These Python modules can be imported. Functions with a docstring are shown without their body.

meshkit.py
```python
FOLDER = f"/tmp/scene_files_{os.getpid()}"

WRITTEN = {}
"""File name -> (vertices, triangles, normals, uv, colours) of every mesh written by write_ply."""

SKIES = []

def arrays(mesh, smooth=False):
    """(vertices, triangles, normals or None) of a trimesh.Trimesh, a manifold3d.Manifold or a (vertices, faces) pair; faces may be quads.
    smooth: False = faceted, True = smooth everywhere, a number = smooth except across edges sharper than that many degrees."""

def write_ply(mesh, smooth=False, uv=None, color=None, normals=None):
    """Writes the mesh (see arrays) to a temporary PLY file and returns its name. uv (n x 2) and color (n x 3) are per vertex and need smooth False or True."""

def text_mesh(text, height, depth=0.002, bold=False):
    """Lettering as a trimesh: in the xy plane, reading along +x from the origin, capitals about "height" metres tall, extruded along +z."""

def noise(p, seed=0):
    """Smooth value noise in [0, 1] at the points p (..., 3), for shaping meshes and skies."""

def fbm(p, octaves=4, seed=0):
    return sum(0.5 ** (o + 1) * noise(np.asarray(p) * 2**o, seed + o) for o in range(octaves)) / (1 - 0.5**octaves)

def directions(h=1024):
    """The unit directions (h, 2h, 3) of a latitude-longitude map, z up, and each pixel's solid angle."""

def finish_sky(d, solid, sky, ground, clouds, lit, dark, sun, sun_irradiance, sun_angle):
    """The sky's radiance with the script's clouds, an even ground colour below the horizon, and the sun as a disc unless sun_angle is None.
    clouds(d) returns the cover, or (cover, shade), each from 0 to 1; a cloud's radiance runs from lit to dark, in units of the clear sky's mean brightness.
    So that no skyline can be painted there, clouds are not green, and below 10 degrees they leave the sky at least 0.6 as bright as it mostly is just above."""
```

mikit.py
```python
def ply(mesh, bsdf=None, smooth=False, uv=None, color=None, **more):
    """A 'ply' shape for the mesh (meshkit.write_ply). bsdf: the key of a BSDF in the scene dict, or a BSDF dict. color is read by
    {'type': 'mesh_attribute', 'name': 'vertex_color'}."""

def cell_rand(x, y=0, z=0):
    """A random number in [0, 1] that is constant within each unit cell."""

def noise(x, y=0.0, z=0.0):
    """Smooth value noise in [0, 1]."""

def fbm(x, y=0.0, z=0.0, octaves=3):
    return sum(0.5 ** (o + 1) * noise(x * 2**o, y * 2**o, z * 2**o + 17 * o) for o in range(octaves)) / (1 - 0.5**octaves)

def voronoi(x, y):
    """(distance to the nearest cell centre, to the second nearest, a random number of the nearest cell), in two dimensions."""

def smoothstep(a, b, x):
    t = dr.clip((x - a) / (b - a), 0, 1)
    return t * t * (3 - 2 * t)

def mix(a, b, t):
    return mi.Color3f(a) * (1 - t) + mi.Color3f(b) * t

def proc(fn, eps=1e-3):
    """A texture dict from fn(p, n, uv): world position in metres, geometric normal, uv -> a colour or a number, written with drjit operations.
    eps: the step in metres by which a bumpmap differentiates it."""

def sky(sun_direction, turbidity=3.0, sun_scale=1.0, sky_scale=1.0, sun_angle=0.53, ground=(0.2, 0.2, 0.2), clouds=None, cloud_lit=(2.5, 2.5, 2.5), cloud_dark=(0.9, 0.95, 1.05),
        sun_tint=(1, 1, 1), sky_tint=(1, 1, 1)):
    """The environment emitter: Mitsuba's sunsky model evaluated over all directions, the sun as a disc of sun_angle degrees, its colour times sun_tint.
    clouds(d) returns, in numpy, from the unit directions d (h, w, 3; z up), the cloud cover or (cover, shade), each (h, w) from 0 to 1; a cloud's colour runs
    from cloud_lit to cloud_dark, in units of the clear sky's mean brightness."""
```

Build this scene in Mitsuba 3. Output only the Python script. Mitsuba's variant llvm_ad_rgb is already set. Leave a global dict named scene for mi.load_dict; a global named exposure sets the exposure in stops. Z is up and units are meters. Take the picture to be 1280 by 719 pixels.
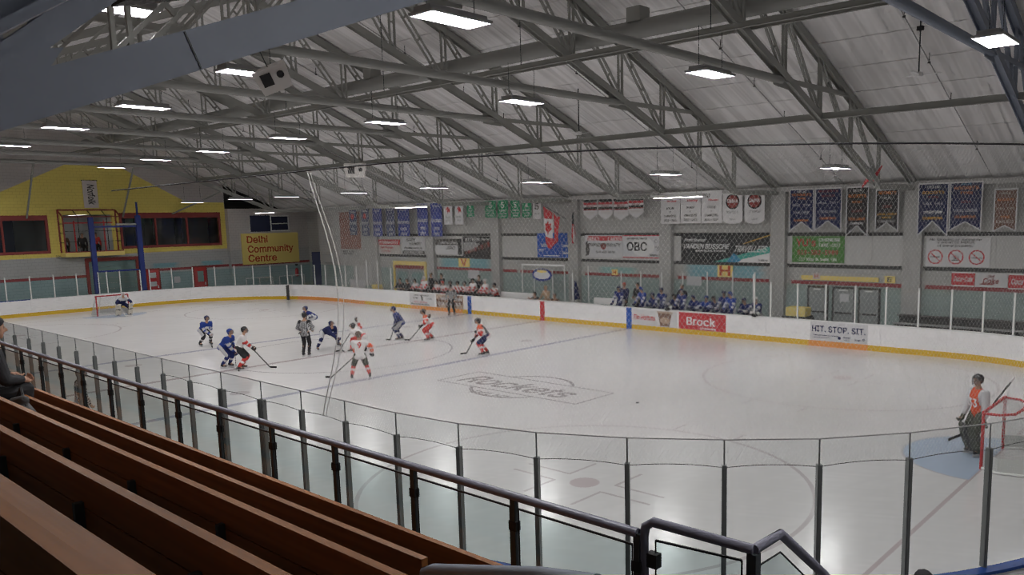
import math, random
import numpy as np, trimesh, manifold3d, shapely
from shapely.geometry import Polygon, Point, box as sbox
import mitsuba as mi, drjit as dr
import mikit, meshkit
from mikit import noise, fbm, smoothstep, mix
T = mi.ScalarTransform4f
rng = random.Random(7)
scene, labels = {}, {}

# ------------------------------------------------------------------ camera, exposure, lamps' strength
def cam_axes(yaw, pitch, roll):
    f = np.array([-math.sin(yaw)*math.cos(pitch), math.cos(yaw)*math.cos(pitch), math.sin(pitch)])
    r = np.array([math.cos(yaw), math.sin(yaw), 0.0]); u = np.cross(r, f)
    return r*math.cos(roll)+u*math.sin(roll), -r*math.sin(roll)+u*math.cos(roll), f
EYE = np.array([29.2, -18.848, 5.41])
_r, _u, _f = cam_axes(*np.radians([40.783, -8.0565, -1.109]))
scene['camera'] = dict(type='perspective', fov=math.degrees(2*math.atan(0.640)), fov_axis='x', near_clip=0.05, far_clip=300.0,
    principal_point_offset_x=-78.1/1280, principal_point_offset_y=-55.2/719,
    to_world=T().look_at(origin=EYE.tolist(), target=(EYE+_f).tolist(), up=_u.tolist()))
exposure = -0.06
LAMP = 62.0      # radiance of the high bay panels
TUBE = 14.0      # radiance of the weak tubes over the benches

# ------------------------------------------------------------------ materials
def rgb(*c): return {'type': 'rgb', 'value': [float(x) for x in c]}
def pr(c, rough=0.7, metal=0.0, spec=0.4, two=True, **k):
    d = dict(type='principled', base_color=c if isinstance(c, dict) else rgb(*c), roughness=rough, metallic=metal, specular=spec, **k)
    return dict(type='twosided', bsdf=d) if two else d
def mat(name, *a, **k): scene['mat_'+name] = pr(*a, **k)
def C3(a): return mi.Color3f(*[float(x) for x in a])

def line_d(x, a, w):                     # 1 inside |x-a|<w
    return 1 - smoothstep(w-0.012, w+0.012, dr.abs(x-a))
def ice_fn(p, n, uv):
    x, y = p.x, p.y
    base = mix((0.50, 0.49, 0.49), (0.55, 0.54, 0.545), fbm(x*0.35, y*0.35, 0.0, octaves=3))
    scr = noise(x*1.1+y*0.6, y*9.0-x*4.0)*noise(x*7.0-y*2.0, y*0.8)
    base = base*(1+0.06*(scr-0.25))
    c = mi.Color3f(base)
    red, blue, dk = C3((0.36, 0.30, 0.31)), C3((0.275, 0.275, 0.345)), C3((0.29, 0.275, 0.29))
    inside = dr.select(dr.abs(y) < 12.45, 1.0, 0.0)
    c = mix(c, red*0.86, 0.85*line_d(x, 0.0, 0.14))
    for b in (-5.8, 5.8): c = mix(c, blue, 0.9*line_d(x, b, 0.15))
    for g in (-25.0, 25.0): c = mix(c, red*1.05, 0.85*line_d(x, g, 0.04))
    def ring(cx, cy, r, w, col, a=0.85):
        nonlocal c
        d = dr.sqrt(dr.square(x-cx)+dr.square(y-cy))
        c = mix(c, col, a*line_d(d, r, w))
    def dot(cx, cy, r, col, a=0.8):
        nonlocal c
        d = dr.sqrt(dr.square(x-cx)+dr.square(y-cy))
        c = mix(c, col, a*(1-smoothstep(r-0.02, r+0.02, d)))
    ring(0, 0, 4.57, 0.045, dk)
    for sx in (-1, 1):
        for sy in (-1, 1):
            cx, cy = 18.9*sx, 6.68*sy
            ring(cx, cy, 4.57, 0.045, C3((0.36, 0.32, 0.33)), 0.7)
            dot(cx, cy, 0.31, C3((0.38, 0.32, 0.33)))
            dot(4.3*sx, cy, 0.31, C3((0.38, 0.345, 0.355)))
            ax, ay = dr.abs(x-cx), dr.abs(y-cy)          # L marks and hash marks
            l1 = line_d(ay, 0.24, 0.035)*dr.select((ax > 0.62) & (ax < 1.82), 1.0, 0.0)
            l2 = line_d(ax, 0.62, 0.035)*dr.select((ay > 0.22) & (ay < 1.15), 1.0, 0.0)
            l3 = line_d(ax, 0.85, 0.035)*dr.select((ay > 4.57) & (ay < 5.2), 1.0, 0.0)
            c = mix(c, C3((0.36, 0.32, 0.33)), 0.75*dr.maximum(dr.maximum(l1, l2), l3))
        d = dr.sqrt(dr.square(x-25*sx)+dr.square(y))
        cre = (1-smoothstep(1.80, 1.84, d))*dr.select(x*sx < 25.0, 1.0, 0.0)
        c = mix(c, C3((0.30, 0.38, 0.50)), 0.8*cre)
        c = mix(c, C3((0.38, 0.345, 0.36)), 0.5*line_d(d, 1.83, 0.03)*dr.select(x*sx < 25.0, 1.0, 0.0))
    return c*inside + C3((0.3, 0.3, 0.3))*(1-inside)
def ice_bump(p, n, uv): return fbm(p.x*1.6, p.y*1.6, 0.0, octaves=3)+0.25*noise(p.x*9.0, p.y*9.0)
scene['mat_ice'] = dict(type='bumpmap', arbitrary=mikit.proc(ice_bump, 0.02), scale=0.004,
    bsdf=dict(type='principled', base_color=mikit.proc(ice_fn), roughness=0.21, specular=0.45))

def block(u, z):                        # painted concrete block joints, 0.4 x 0.2 m
    row = dr.floor(z/0.2)
    fu = (u+0.2*(row-2*dr.floor(row/2)))/0.4; fu = fu-dr.floor(fu); fz = z/0.2-row
    return dr.maximum(1-smoothstep(0.02, 0.05, dr.minimum(fu, 1-fu)), 1-smoothstep(0.04, 0.10, dr.minimum(fz, 1-fz)))
def wall_far_fn(p, n, uv):
    up = smoothstep(2.24, 2.26, p.z)
    c = mix((0.30, 0.375, 0.36), (0.43, 0.425, 0.41), up)
    brick = dr.select((p.x > -23.4) & (p.x < -20.85+0.1*noise(p.z*9)) & (p.z > 3.5) & (p.z < 6.2), 1.0, 0.0)
    c = mix(c, mix((0.30, 0.13, 0.10), (0.36, 0.17, 0.13), mikit.cell_rand(p.x/0.4, p.z/0.2)), brick)
    def paint(x0, x1, z0, z1, col):     # brushed turquoise paint behind the letter boards
        nonlocal c
        e = 0.35*noise(p.x*3, p.z*14)
        k = smoothstep(x0, x0+1.0, p.x+e)*(1-smoothstep(x1-1.0, x1, p.x-e))*dr.select((p.z > z0) & (p.z < z1), 1.0, 0.0)
        c = mix(c, col, 0.75*k)
    paint(-12.2, -6.9, 2.42, 3.0, (0.16, 0.42, 0.48)); paint(6.9, 11.6, 2.42, 3.0, (0.16, 0.42, 0.50)); paint(1.2, 4.2, 2.42, 2.75, (0.22, 0.46, 0.44))
    return c*(0.92+0.16*fbm(p.x*0.7, p.z*0.7, p.y))*(1-0.16*block(p.x+p.y, p.z))
scene['mat_wall_far'] = pr(mikit.proc(wall_far_fn), 0.8)
def wall_end_fn(p, n, uv):
    y, z = p.y, p.z
    def seg(y0, z0, y1, z1): return z0+(y-y0)*(z1-z0)/(y1-y0)
    prof = dr.minimum(dr.minimum(seg(-3.3, 7.85, 0.7, 9.8), 9.85), seg(3.7, 9.6, 7.9, 7.3))
    prof = dr.select(y > 7.9, 7.15, dr.select(y < -3.3, dr.maximum(7.0, 7.85+(y+3.3)*0.45), prof))
    yel = smoothstep(3.50, 3.52, z-0.01*y)*(1-smoothstep(-0.02, 0.02, z-prof))*dr.select(y < 10.98, 1.0, 0.0)
    c = mix((0.50, 0.47, 0.455), (0.78, 0.65, 0.17), yel)
    c = mix(c, C3((0.44, 0.445, 0.44)), (1-yel)*(1-smoothstep(3.4, 3.6, z)))
    c = mix(c, C3((0.30, 0.42, 0.43)), 1-smoothstep(2.05, 2.08, z))
    def paint(y0, y1, z0, z1):
        nonlocal c
        e = 0.3*noise(y*3, z*14)
        k = smoothstep(y0, y0+0.5, y+e)*(1-smoothstep(y1-0.5, y1, y-e))*dr.select((z > z0) & (z < z1), 1.0, 0.0)
        c = mix(c, C3((0.16, 0.40, 0.48)), 0.7*k)
    paint(5.2, 7.2, 2.42, 2.75); paint(8.8, 10.6, 2.42, 2.75); paint(-8.0, -4.6, 2.42, 2.7)
    return c*(0.92+0.16*fbm(y*0.7, z*0.7, p.x))*(1-0.14*block(y+p.x, z))
scene['mat_wall_end'] = pr(mikit.proc(wall_end_fn), 0.8)
def liner_fn(p, n, uv):
    s = noise(p.x*5.0, p.y*0.35, 3.0)*0.6+noise(p.x*14.0, p.y*0.5, 9.0)*0.4
    st = smoothstep(0.15, 0.6, mikit.cell_rand(dr.floor(p.x/1.5), dr.floor(p.y*0.7)))
    return mix((0.66, 0.65, 0.645), (0.86, 0.85, 0.85), smoothstep(0.2, 0.8, s))*(0.93+0.1*fbm(p.x*0.5, p.y*0.5, 1.0))
def liner_bump(p, n, uv): return noise(p.x*4.0+0.6*noise(p.y*0.8), p.y*0.30, 3.0)+0.5*noise(p.x*11.0, p.y*0.4, 9.0)
scene['mat_liner'] = dict(type='twosided', bsdf=dict(type='bumpmap', arbitrary=mikit.proc(liner_bump, 0.01), scale=0.13, bsdf=dict(type='principled', base_color=mikit.proc(liner_fn), roughness=0.55, specular=0.4)))
def wood_fn(p, n, uv):
    g = fbm(p.x*1.2, p.y*26.0, p.z*26.0, octaves=3)
    return mix((0.145, 0.050, 0.012), (0.29, 0.108, 0.028), g)*(0.85+0.3*noise(p.x*0.7, p.z*7.0))
scene['mat_wood'] = pr(mikit.proc(wood_fn), 0.5, spec=0.28)
def board_fn(p, n, uv):
    return mix((0.83, 0.82, 0.825), (0.88, 0.875, 0.88), fbm(p.x*1.3+p.y, p.z*3.0, p.y*1.3))*(1-0.05*smoothstep(0.62, 0.8, noise(p.x*7.0+p.y*6.0, p.z*14.0)))
scene['mat_board'] = pr(mikit.proc(board_fn), 0.45, spec=0.4)
mat('yellow_kick', (0.66, 0.42, 0.035), 0.5); mat('orange_kick', (0.72, 0.30, 0.08), 0.5)
mat('white', (0.74, 0.74, 0.74), 0.5); mat('white_metal', (0.70, 0.71, 0.70), 0.4); mat('offwhite', (0.62, 0.60, 0.58), 0.7)
mat('steel_paint', (0.29, 0.295, 0.275), 0.5); mat('steel_blue', (0.22, 0.25, 0.31), 0.5); mat('steel_pipe', (0.27, 0.275, 0.26), 0.45)
mat('post_metal', (0.20, 0.21, 0.21), 0.35, metal=0.6); mat('dark_metal', (0.05, 0.06, 0.065), 0.45, metal=0.3); mat('rail_paint', (0.16, 0.16, 0.21), 0.35, spec=0.6)
mat('black', (0.02, 0.02, 0.022), 0.6); mat('dark_grey', (0.06, 0.06, 0.06), 0.7); mat('grey', (0.32, 0.32, 0.32), 0.7); mat('light_grey', (0.50, 0.495, 0.485), 0.7); mat('mid_grey', (0.40, 0.395, 0.385), 0.75)
mat('dark_trim', (0.045, 0.045, 0.045), 0.6); mat('red', (0.50, 0.035, 0.04), 0.5); mat('dark_red', (0.26, 0.05, 0.045), 0.6); mat('trim_red', (0.30, 0.07, 0.075), 0.7); mat('net_red', (0.45, 0.045, 0.05), 0.4)
mat('blue', (0.03, 0.10, 0.42), 0.5); mat('frame_blue', (0.018, 0.035, 0.19), 0.5); mat('cap_blue', (0.02, 0.06, 0.24), 0.45); mat('banner_blue', (0.035, 0.055, 0.25), 0.8); mat('banner_slate', (0.07, 0.085, 0.17), 0.8); mat('navy', (0.014, 0.02, 0.075), 0.8); mat('banner_black', (0.03, 0.028, 0.032), 0.8)
mat('green', (0.03, 0.26, 0.13), 0.8); mat('sign_green', (0.09, 0.24, 0.06), 0.7); mat('brown', (0.16, 0.085, 0.06), 0.8); mat('orange', (0.70, 0.22, 0.04), 0.7)
mat('sign_yellow', (0.80, 0.64, 0.21), 0.6); mat('sign_red', (0.52, 0.05, 0.06), 0.6); mat('letter_red', (0.48, 0.07, 0.03), 0.6); mat('teal', (0.06, 0.36, 0.30), 0.6); mat('sky_teal', (0.05, 0.25, 0.42), 0.6); mat('sign_white', (0.64, 0.63, 0.64), 0.6); mat('pale_pink', (0.60, 0.55, 0.52), 0.7); mat('sign_pale', (0.60, 0.60, 0.62), 0.6)
mat('garage', (0.20, 0.30, 0.29), 0.6); mat('door_grey', (0.30, 0.32, 0.32), 0.6); mat('stone_dark', (0.10, 0.095, 0.09), 0.85); mat('rubber', (0.10, 0.10, 0.11), 0.85); mat('concrete', (0.30, 0.30, 0.29), 0.85); mat('ice_paint', (0.24, 0.225, 0.23), 0.3); mat('coffee', (0.20, 0.12, 0.09), 0.6); mat('coffee_light', (0.46, 0.34, 0.26), 0.6)
mat('dark_brown', (0.085, 0.075, 0.065), 0.6); mat('rope_white', (0.62, 0.62, 0.60), 0.8); mat('net_cord', (0.74, 0.74, 0.72), 0.8); mat('goal_cord', (0.60, 0.60, 0.60), 0.8); mat('canvas', (0.50, 0.51, 0.50), 0.8); mat('room', (0.42, 0.43, 0.43), 0.8); mat('tan', (0.42, 0.30, 0.20), 0.8); mat('window_dark', (0.025, 0.03, 0.06), 0.3); mat('gold', (0.70, 0.36, 0.03), 0.7)
scene['mat_vc'] = dict(type='principled', base_color={'type': 'mesh_attribute', 'name': 'vertex_color'}, roughness=0.75, specular=0.3)
scene['mat_vc_shiny'] = dict(type='principled', base_color={'type': 'mesh_attribute', 'name': 'vertex_color'}, roughness=0.3, specular=0.5)
scene['mat_glass'] = dict(type='thindielectric', int_ior=1.45, specular_transmittance=rgb(0.93, 0.955, 0.95), specular_reflectance=rgb(0.8, 0.8, 0.8))
scene['mat_glass_far'] = dict(type='thindielectric', int_ior=1.3, specular_transmittance=rgb(0.93, 0.95, 0.95), specular_reflectance=rgb(0.8, 0.8, 0.8))
scene['mat_glass_rail'] = dict(type='thindielectric', int_ior=1.45, specular_transmittance=rgb(0.71, 0.80, 0.80), specular_reflectance=rgb(0.7, 0.75, 0.75))
scene['mat_glass_window'] = dict(type='thindielectric', int_ior=1.5, specular_transmittance=rgb(0.7, 0.75, 0.75))

# ------------------------------------------------------------------ names and meshes
count = {}
def numbered(k):
    c = count.get(k, 0); count[k] = c+1
    return k if c == 0 else f'{k}_{c:03d}'
def tag(k, label=None, cat=None, group=None, kind=None):
    d = labels.setdefault(k, {})
    for a, b in (('label', label), ('category', cat), ('group', group), ('kind', kind)):
        if b: d[a] = b
    return k
def thing(name, label, cat, group=None):
    return tag(numbered(name), label, cat, group)
def put(name, shape, parent=None, M=None, label=None, cat=None, group=None, kind=None):
    k = numbered((parent+'__' if parent else '')+name)
    if M is not None: shape = {**shape, 'to_world': M}
    scene[k] = shape
    if label or cat or group or kind: tag(k, label, cat, group, kind)
    return k
def obj(name, mesh, m, parent=None, smooth=False, **k):
    return put(name, mikit.ply(mesh, 'mat_'+m, smooth), parent, **k)
def struct(name, mesh, m, parent=None, smooth=False): return obj(name, mesh, m, parent, smooth, kind='structure')
cat_ = trimesh.util.concatenate
def bx(x0, x1, y0, y1, z0, z1):
    b = trimesh.creation.box(extents=(abs(x1-x0), abs(y1-y0), abs(z1-z0))); b.apply_translation(((x0+x1)/2, (y0+y1)/2, (z0+z1)/2)); return b
def frame_of(d, up=(0, 0, 1)):
    d = np.array(d, float); d /= np.linalg.norm(d); up = np.array(up, float)
    if abs(d@up) > 0.98: up = np.array([1.0, 0, 0]) if abs(d[0]) < 0.9 else np.array([0, 1.0, 0])
    s = np.cross(up, d); s /= np.linalg.norm(s); return d, s, np.cross(d, s)
def bar(p, q, w, h, up=(0, 0, 1)):       # rectangular bar p to q: w across, h along 'up'
    p, q = np.array(p, float), np.array(q, float); d, s, u = frame_of(q-p, up)
    b = trimesh.creation.box(extents=(np.linalg.norm(q-p), w, h)); M = np.eye(4); M[:3, 0], M[:3, 1], M[:3, 2], M[:3, 3] = d, s, u, (p+q)/2
    b.apply_transform(M); return b
def tube(pts, r, n=8, closed=False):     # tube along a polyline, capped
    pts = np.array(pts, float); m = len(pts); rr = np.broadcast_to(np.array(r, float), (m,)); V = []
    ang = np.arange(n)*2*np.pi/n; prev = None
    for i in range(m):
        d = pts[min(i+1, m-1)]-pts[max(i-1, 0)]
        if closed: d = pts[(i+1) % m]-pts[i-1]
        d, s, u = frame_of(d, (0, 0, 1) if prev is None else prev); prev = u
        V.append(pts[i]+rr[i]*(np.cos(ang)[:, None]*s+np.sin(ang)[:, None]*u))
    V = np.vstack(V); F = []
    for i in range(m if closed else m-1):
        a, b = i*n, ((i+1) % m)*n
        for j in range(n):
            k = (j+1) % n; F += [[a+j, a+k, b+k], [a+j, b+k, b+j]]
    if not closed:
        V = np.vstack([V, pts[0], pts[-1]]); c0, c1 = len(V)-2, len(V)-1
        for j in range(n):
            k = (j+1) % n; F += [[c0, k, j], [c1, (m-1)*n+j, (m-1)*n+k]]
    t = trimesh.Trimesh(V, np.array(F), process=False); t.fix_normals() if False else None
    return t
def poly(coords, depth): return trimesh.creation.extrude_polygon(coords if hasattr(coords, 'exterior') else Polygon(coords), depth, engine='earcut')
def onfar(m, X, Y, Z):                    # xy drawing -> wall that faces -Y, at X, Z, its back at Y
    m = m.copy(); M = np.array([[1, 0, 0, X], [0, 0, -1, Y], [0, 1, 0, Z], [0, 0, 0, 1.0]]); m.apply_transform(M); return m
def onend(m, X, Y, Z):                    # xy drawing -> wall that faces +X
    m = m.copy(); M = np.array([[0, 0, 1, X], [1, 0, 0, Y], [0, 1, 0, Z], [0, 0, 0, 1.0]]); m.apply_transform(M); return m
_text = {}
def text(s, h, width=None, bold=True, slant=0.0, depth=0.012):
    if (s, bold) not in _text:
        m = meshkit.text_mesh(s, 1.0, 1.0, bold); b = m.bounds
        m.apply_translation((-(b[0][0]+b[1][0])/2, -0.5, 0)); _text[(s, bold)] = m
    m = _text[(s, bold)].copy(); w = m.bounds[1][0]-m.bounds[0][0]; sx = h if width is None else width/w
    m.apply_scale((sx, h, depth))
    if slant: m.vertices[:, 0] += slant*m.vertices[:, 1]
    return m
def quad(a, b, c, d): return trimesh.Trimesh(np.array([a, b, c, d], float), [[0, 1, 2], [0, 2, 3]], process=False)
def ellipse_ring(rx, ry, w, n=36, depth=0.01):
    a = np.arange(n)*2*np.pi/n
    return poly(Polygon(np.stack([rx*np.cos(a), ry*np.sin(a)], 1), [np.stack([(rx-w)*np.cos(a), (ry-w)*np.sin(a)], 1)]), depth)
def disc(rx, ry, n=32, depth=0.01):
    a = np.arange(n)*2*np.pi/n; return poly(np.stack([rx*np.cos(a), ry*np.sin(a)], 1), depth)
def at(m, *t): m = m.copy(); m.apply_translation(t+(0,)*(3-len(t))); return m
# ------------------------------------------------------------------ ice slab and floors
RX, RY, RC = 29.0, 12.4, 8.5
def ring_at(off=0.0, step=0.61):
    """Outline of the rink boards, counter-clockwise from the right end of the far side, moved outwards by off."""
    pts = []
    cs = [(20.5, 3.9, 7.55, 8.5), (-20.5, 3.9, 8.5, 8.5), (-20.5, -3.9, 8.5, 8.5), (20.0, -4.35, 8.05, 8.05)]   # corner centres and radii
    def lin(a, b):
        n = max(1, int(round(np.linalg.norm(np.array(b)-a)/step)))
        for i in range(n): pts.append(np.array(a)+(np.array(b)-a)*i/n)
    def arc(c, a0):
        n = int(round(8.3*math.pi/2/step))
        for i in range(n):
            a = a0+math.pi/2*i/n; pts.append(np.array([c[0]+(c[2]+off)*math.cos(a), c[1]+(c[3]+off)*math.sin(a)]))
    def end(c, a): return (c[0]+(c[2]+off)*math.cos(a), c[1]+(c[3]+off)*math.sin(a))
    h = math.pi/2
    lin(end(cs[0], h), end(cs[1], h)); arc(cs[1], h); lin(end(cs[1], 2*h), end(cs[2], 2*h)); arc(cs[2], 2*h)
    lin(end(cs[2], 3*h), end(cs[3], 3*h)); arc(cs[3], 3*h); lin(end(cs[3], 0), end(cs[0], 0)); arc(cs[0], 0)
    return np.array(pts)
outline = ring_at()
struct('ice_floor', poly(outline, 0.08).apply_translation((0, 0, -0.08)), 'ice')
struct('floor', bx(-36, 34, -23, 20, -0.2, -0.085), 'concrete')
struct('walkway_floor', poly(sbox(-36, -23, 34, 20).difference(Polygon(ring_at(off=0.12))), 0.08).apply_translation((0, 0, -0.085)), 'rubber')
# lettered crest painted on the ice
def flat(m, x, y, ang=0.0):
    m = m.copy(); m.apply_transform(trimesh.transformations.rotation_matrix(ang, (0, 0, 1))); m.apply_translation((x, y, 0.0005)); return m
crest = thing('ice_crest', 'grey team crest painted on the ice with slanted lettering across a circle', 'ice marking')
def outline_of(P, w): return P.difference(P.buffer(-w))
ban = Polygon([(-3.1, -1.0), (3.1, -0.93), (3.1, 0.98), (-3.1, 0.95)])
obj('banner_outline', flat(cat_([poly(g, 0.0015) for g in [outline_of(ban, 0.07)]]), 11.1, -0.55), 'ice_paint', crest)
circ = Point(0, 0).buffer(1.72, 24).difference(Point(0, 0).buffer(1.6, 24)).difference(ban.buffer(0.03))
for g in circ.geoms: obj('circle_arc', flat(poly(g, 0.0015), 11.1, -0.55), 'ice_paint', crest)
obj('lettering', flat(text('Rockets', 1.0, 4.7, True, 0.25, 0.0018), 11.0, -0.6), 'ice_paint', crest)
obj('small_lettering', flat(text('DELHI', 0.34, 1.5, True, 0.2, 0.0018), 11.1, -2.0), 'ice_paint', crest, label='small word in the lower part of the circle')
puck = trimesh.creation.cylinder(0.045, 0.028, sections=20); puck.apply_translation((15.56, -0.26, 0.014))
obj('puck', puck, 'black', label='small black puck lying alone on the open ice', cat='puck')

# ------------------------------------------------------------------ rink boards, panel by panel
def strip(P, o0, o1, z0, z1):            # wall along polyline P from offset o0 to o1
    P = np.array(P, float); d = np.gradient(P, axis=0); d /= np.linalg.norm(d, axis=1, keepdims=True); nrm = np.stack([d[:, 1], -d[:, 0]], 1)
    a, b = P+nrm*o0, P+nrm*o1; V = []
    for i in range(len(P)):
        V += [(*a[i], z0), (*b[i], z0), (*b[i], z1), (*a[i], z1)]
    F = []
    for i in range(len(P)-1):
        for j in range(4):
            k = (j+1) % 4; p, q = i*4, i*4+4
            F += [[p+j, q+j, q+k], [p+j, q+k, p+k]]
    e = (len(P)-1)*4; F += [[0, 1, 2], [0, 2, 3], [e, e+2, e+1], [e, e+3, e+2]]
    t = trimesh.Trimesh(np.array(V), np.array(F), process=False); t.fix_normals(); return t
# nrm: for a counter-clockwise ring (d[1], -d[0]) points outwards
boards = thing('rink_boards', 'white dasher boards around the ice with a yellow kick strip', 'rink boards')
N = len(outline); per = 4
for i in range(0, N, per):
    idx = [(i+j) % N for j in range(min(per, N-i)+1)]; P = outline[idx].copy()
    if np.linalg.norm(P[-1]-P[0]) < 0.3: continue
    g = (P[-1]-P[-2]); P[-1] -= g/np.linalg.norm(g)*0.006                      # open joint to the next panel
    mid = P.mean(0); near = mid[1] < -3
    obj('panel', strip(P, 0.0, 0.1, 0.0, 1.02), 'board', boards)
    org = (mid[1] > 0) and (-22.5 < mid[0] < -16 and mid[1] > 10.5 or (-12 < mid[0] < -6))
    obj('kick_strip', strip(P, -0.012, 0.0, 0.0, 0.22), 'orange_kick' if org else 'yellow_kick', boards)
    obj('cap_rail', strip(P, -0.02, 0.13, 1.02, 1.06), 'cap_blue' if near else 'white', boards)
for nm, x, m in (('centre_stripe', 0.0, 'sign_red'), ('zone_stripe', 5.81, 'blue'), ('zone_stripe', -5.8, 'blue')):
    obj(nm, bx(x-0.15, x+0.15, 12.37, 12.42, 0.0, 1.04), m, boards, label={'centre_stripe': 'red upright stripe at the centre line', 'zone_stripe': 'blue upright stripe at the blue line'}[nm])
    if x > -5: obj('near_'+nm, bx(x-0.15, x+0.15, -12.42, -12.37, 0.0, 1.04), m, boards)
obj('gate_gap', bx(-23.9, -23.75, 11.1, 11.25, 0, 1.06), 'dark_grey', boards, label='dark upright joint in the far corner boards')

# ------------------------------------------------------------------ near glass: posts and panes
near_posts = [(2.45, -12.45), (3.65, -12.45), (4.85, -12.45), (6.0, -12.45), (7.15, -12.45), (8.35, -12.45), (9.5, -12.46), (10.65, -12.47), (11.85, -12.48), (13.1, -12.48),
    (14.27, -12.48), (15.52, -12.48), (16.9, -12.48), (18.12, -12.48), (19.3, -12.48), (20.5, -12.48), (21.63, -12.36), (22.72, -12.08), (23.74, -11.62), (24.68, -11.02), (25.52, -10.34), (26.24, -9.48), (26.86, -8.5), (27.4, -7.4), (27.85, -6.2), (28.15, -5.0)]
near_posts = [(x, -12.48-0.012*(i < 17)*0) if i < 16 else (x, y) for i, (x, y) in enumerate(near_posts)]
ngl = thing('rink_glass', 'clear shielding glass with grey metal posts on the near boards', 'rink glass')
def pane(parent, a, b, z0, z1, m, name='pane', edge=None):
    put(name, mikit.ply(quad((*a, z0), (*b, z0), (*b, z1), (*a, z1)), 'mat_'+m), parent)
    if edge: obj('pane_edge', bar((*a, z1), (*b, z1), 0.012, 0.012), edge, parent)
twins = (11, 12)
for i, (x, y) in enumerate(near_posts):
    d = np.array(near_posts[min(i+1, len(near_posts)-1)])-np.array(near_posts[max(i-1, 0)]); d = d/np.linalg.norm(d)
    for o in ((-0.055, 0.055) if i in twins else (0.0,)):
        c = np.array([x, y])+d*o
        p = cat_([bar((*c, 1.06), (*c, 2.57), 0.07, 0.055, up=(d[0], d[1], 0)), bar((c[0]+d[1]*0.035, c[1]-d[0]*0.035, 1.06), (c[0]+d[1]*0.035, c[1]-d[0]*0.035, 2.55), 0.02, 0.03, up=(d[0], d[1], 0))])
        obj('post', p, 'post_metal', ngl)
    obj('seam', bar((x, y, 2.57), (x, y, 2.87), 0.014, 0.014), 'post_metal', ngl)
for a, b in zip(near_posts[:-1], near_posts[1:]): pane(ngl, a, b, 1.06, 2.87, 'glass', edge='grey')
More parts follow.
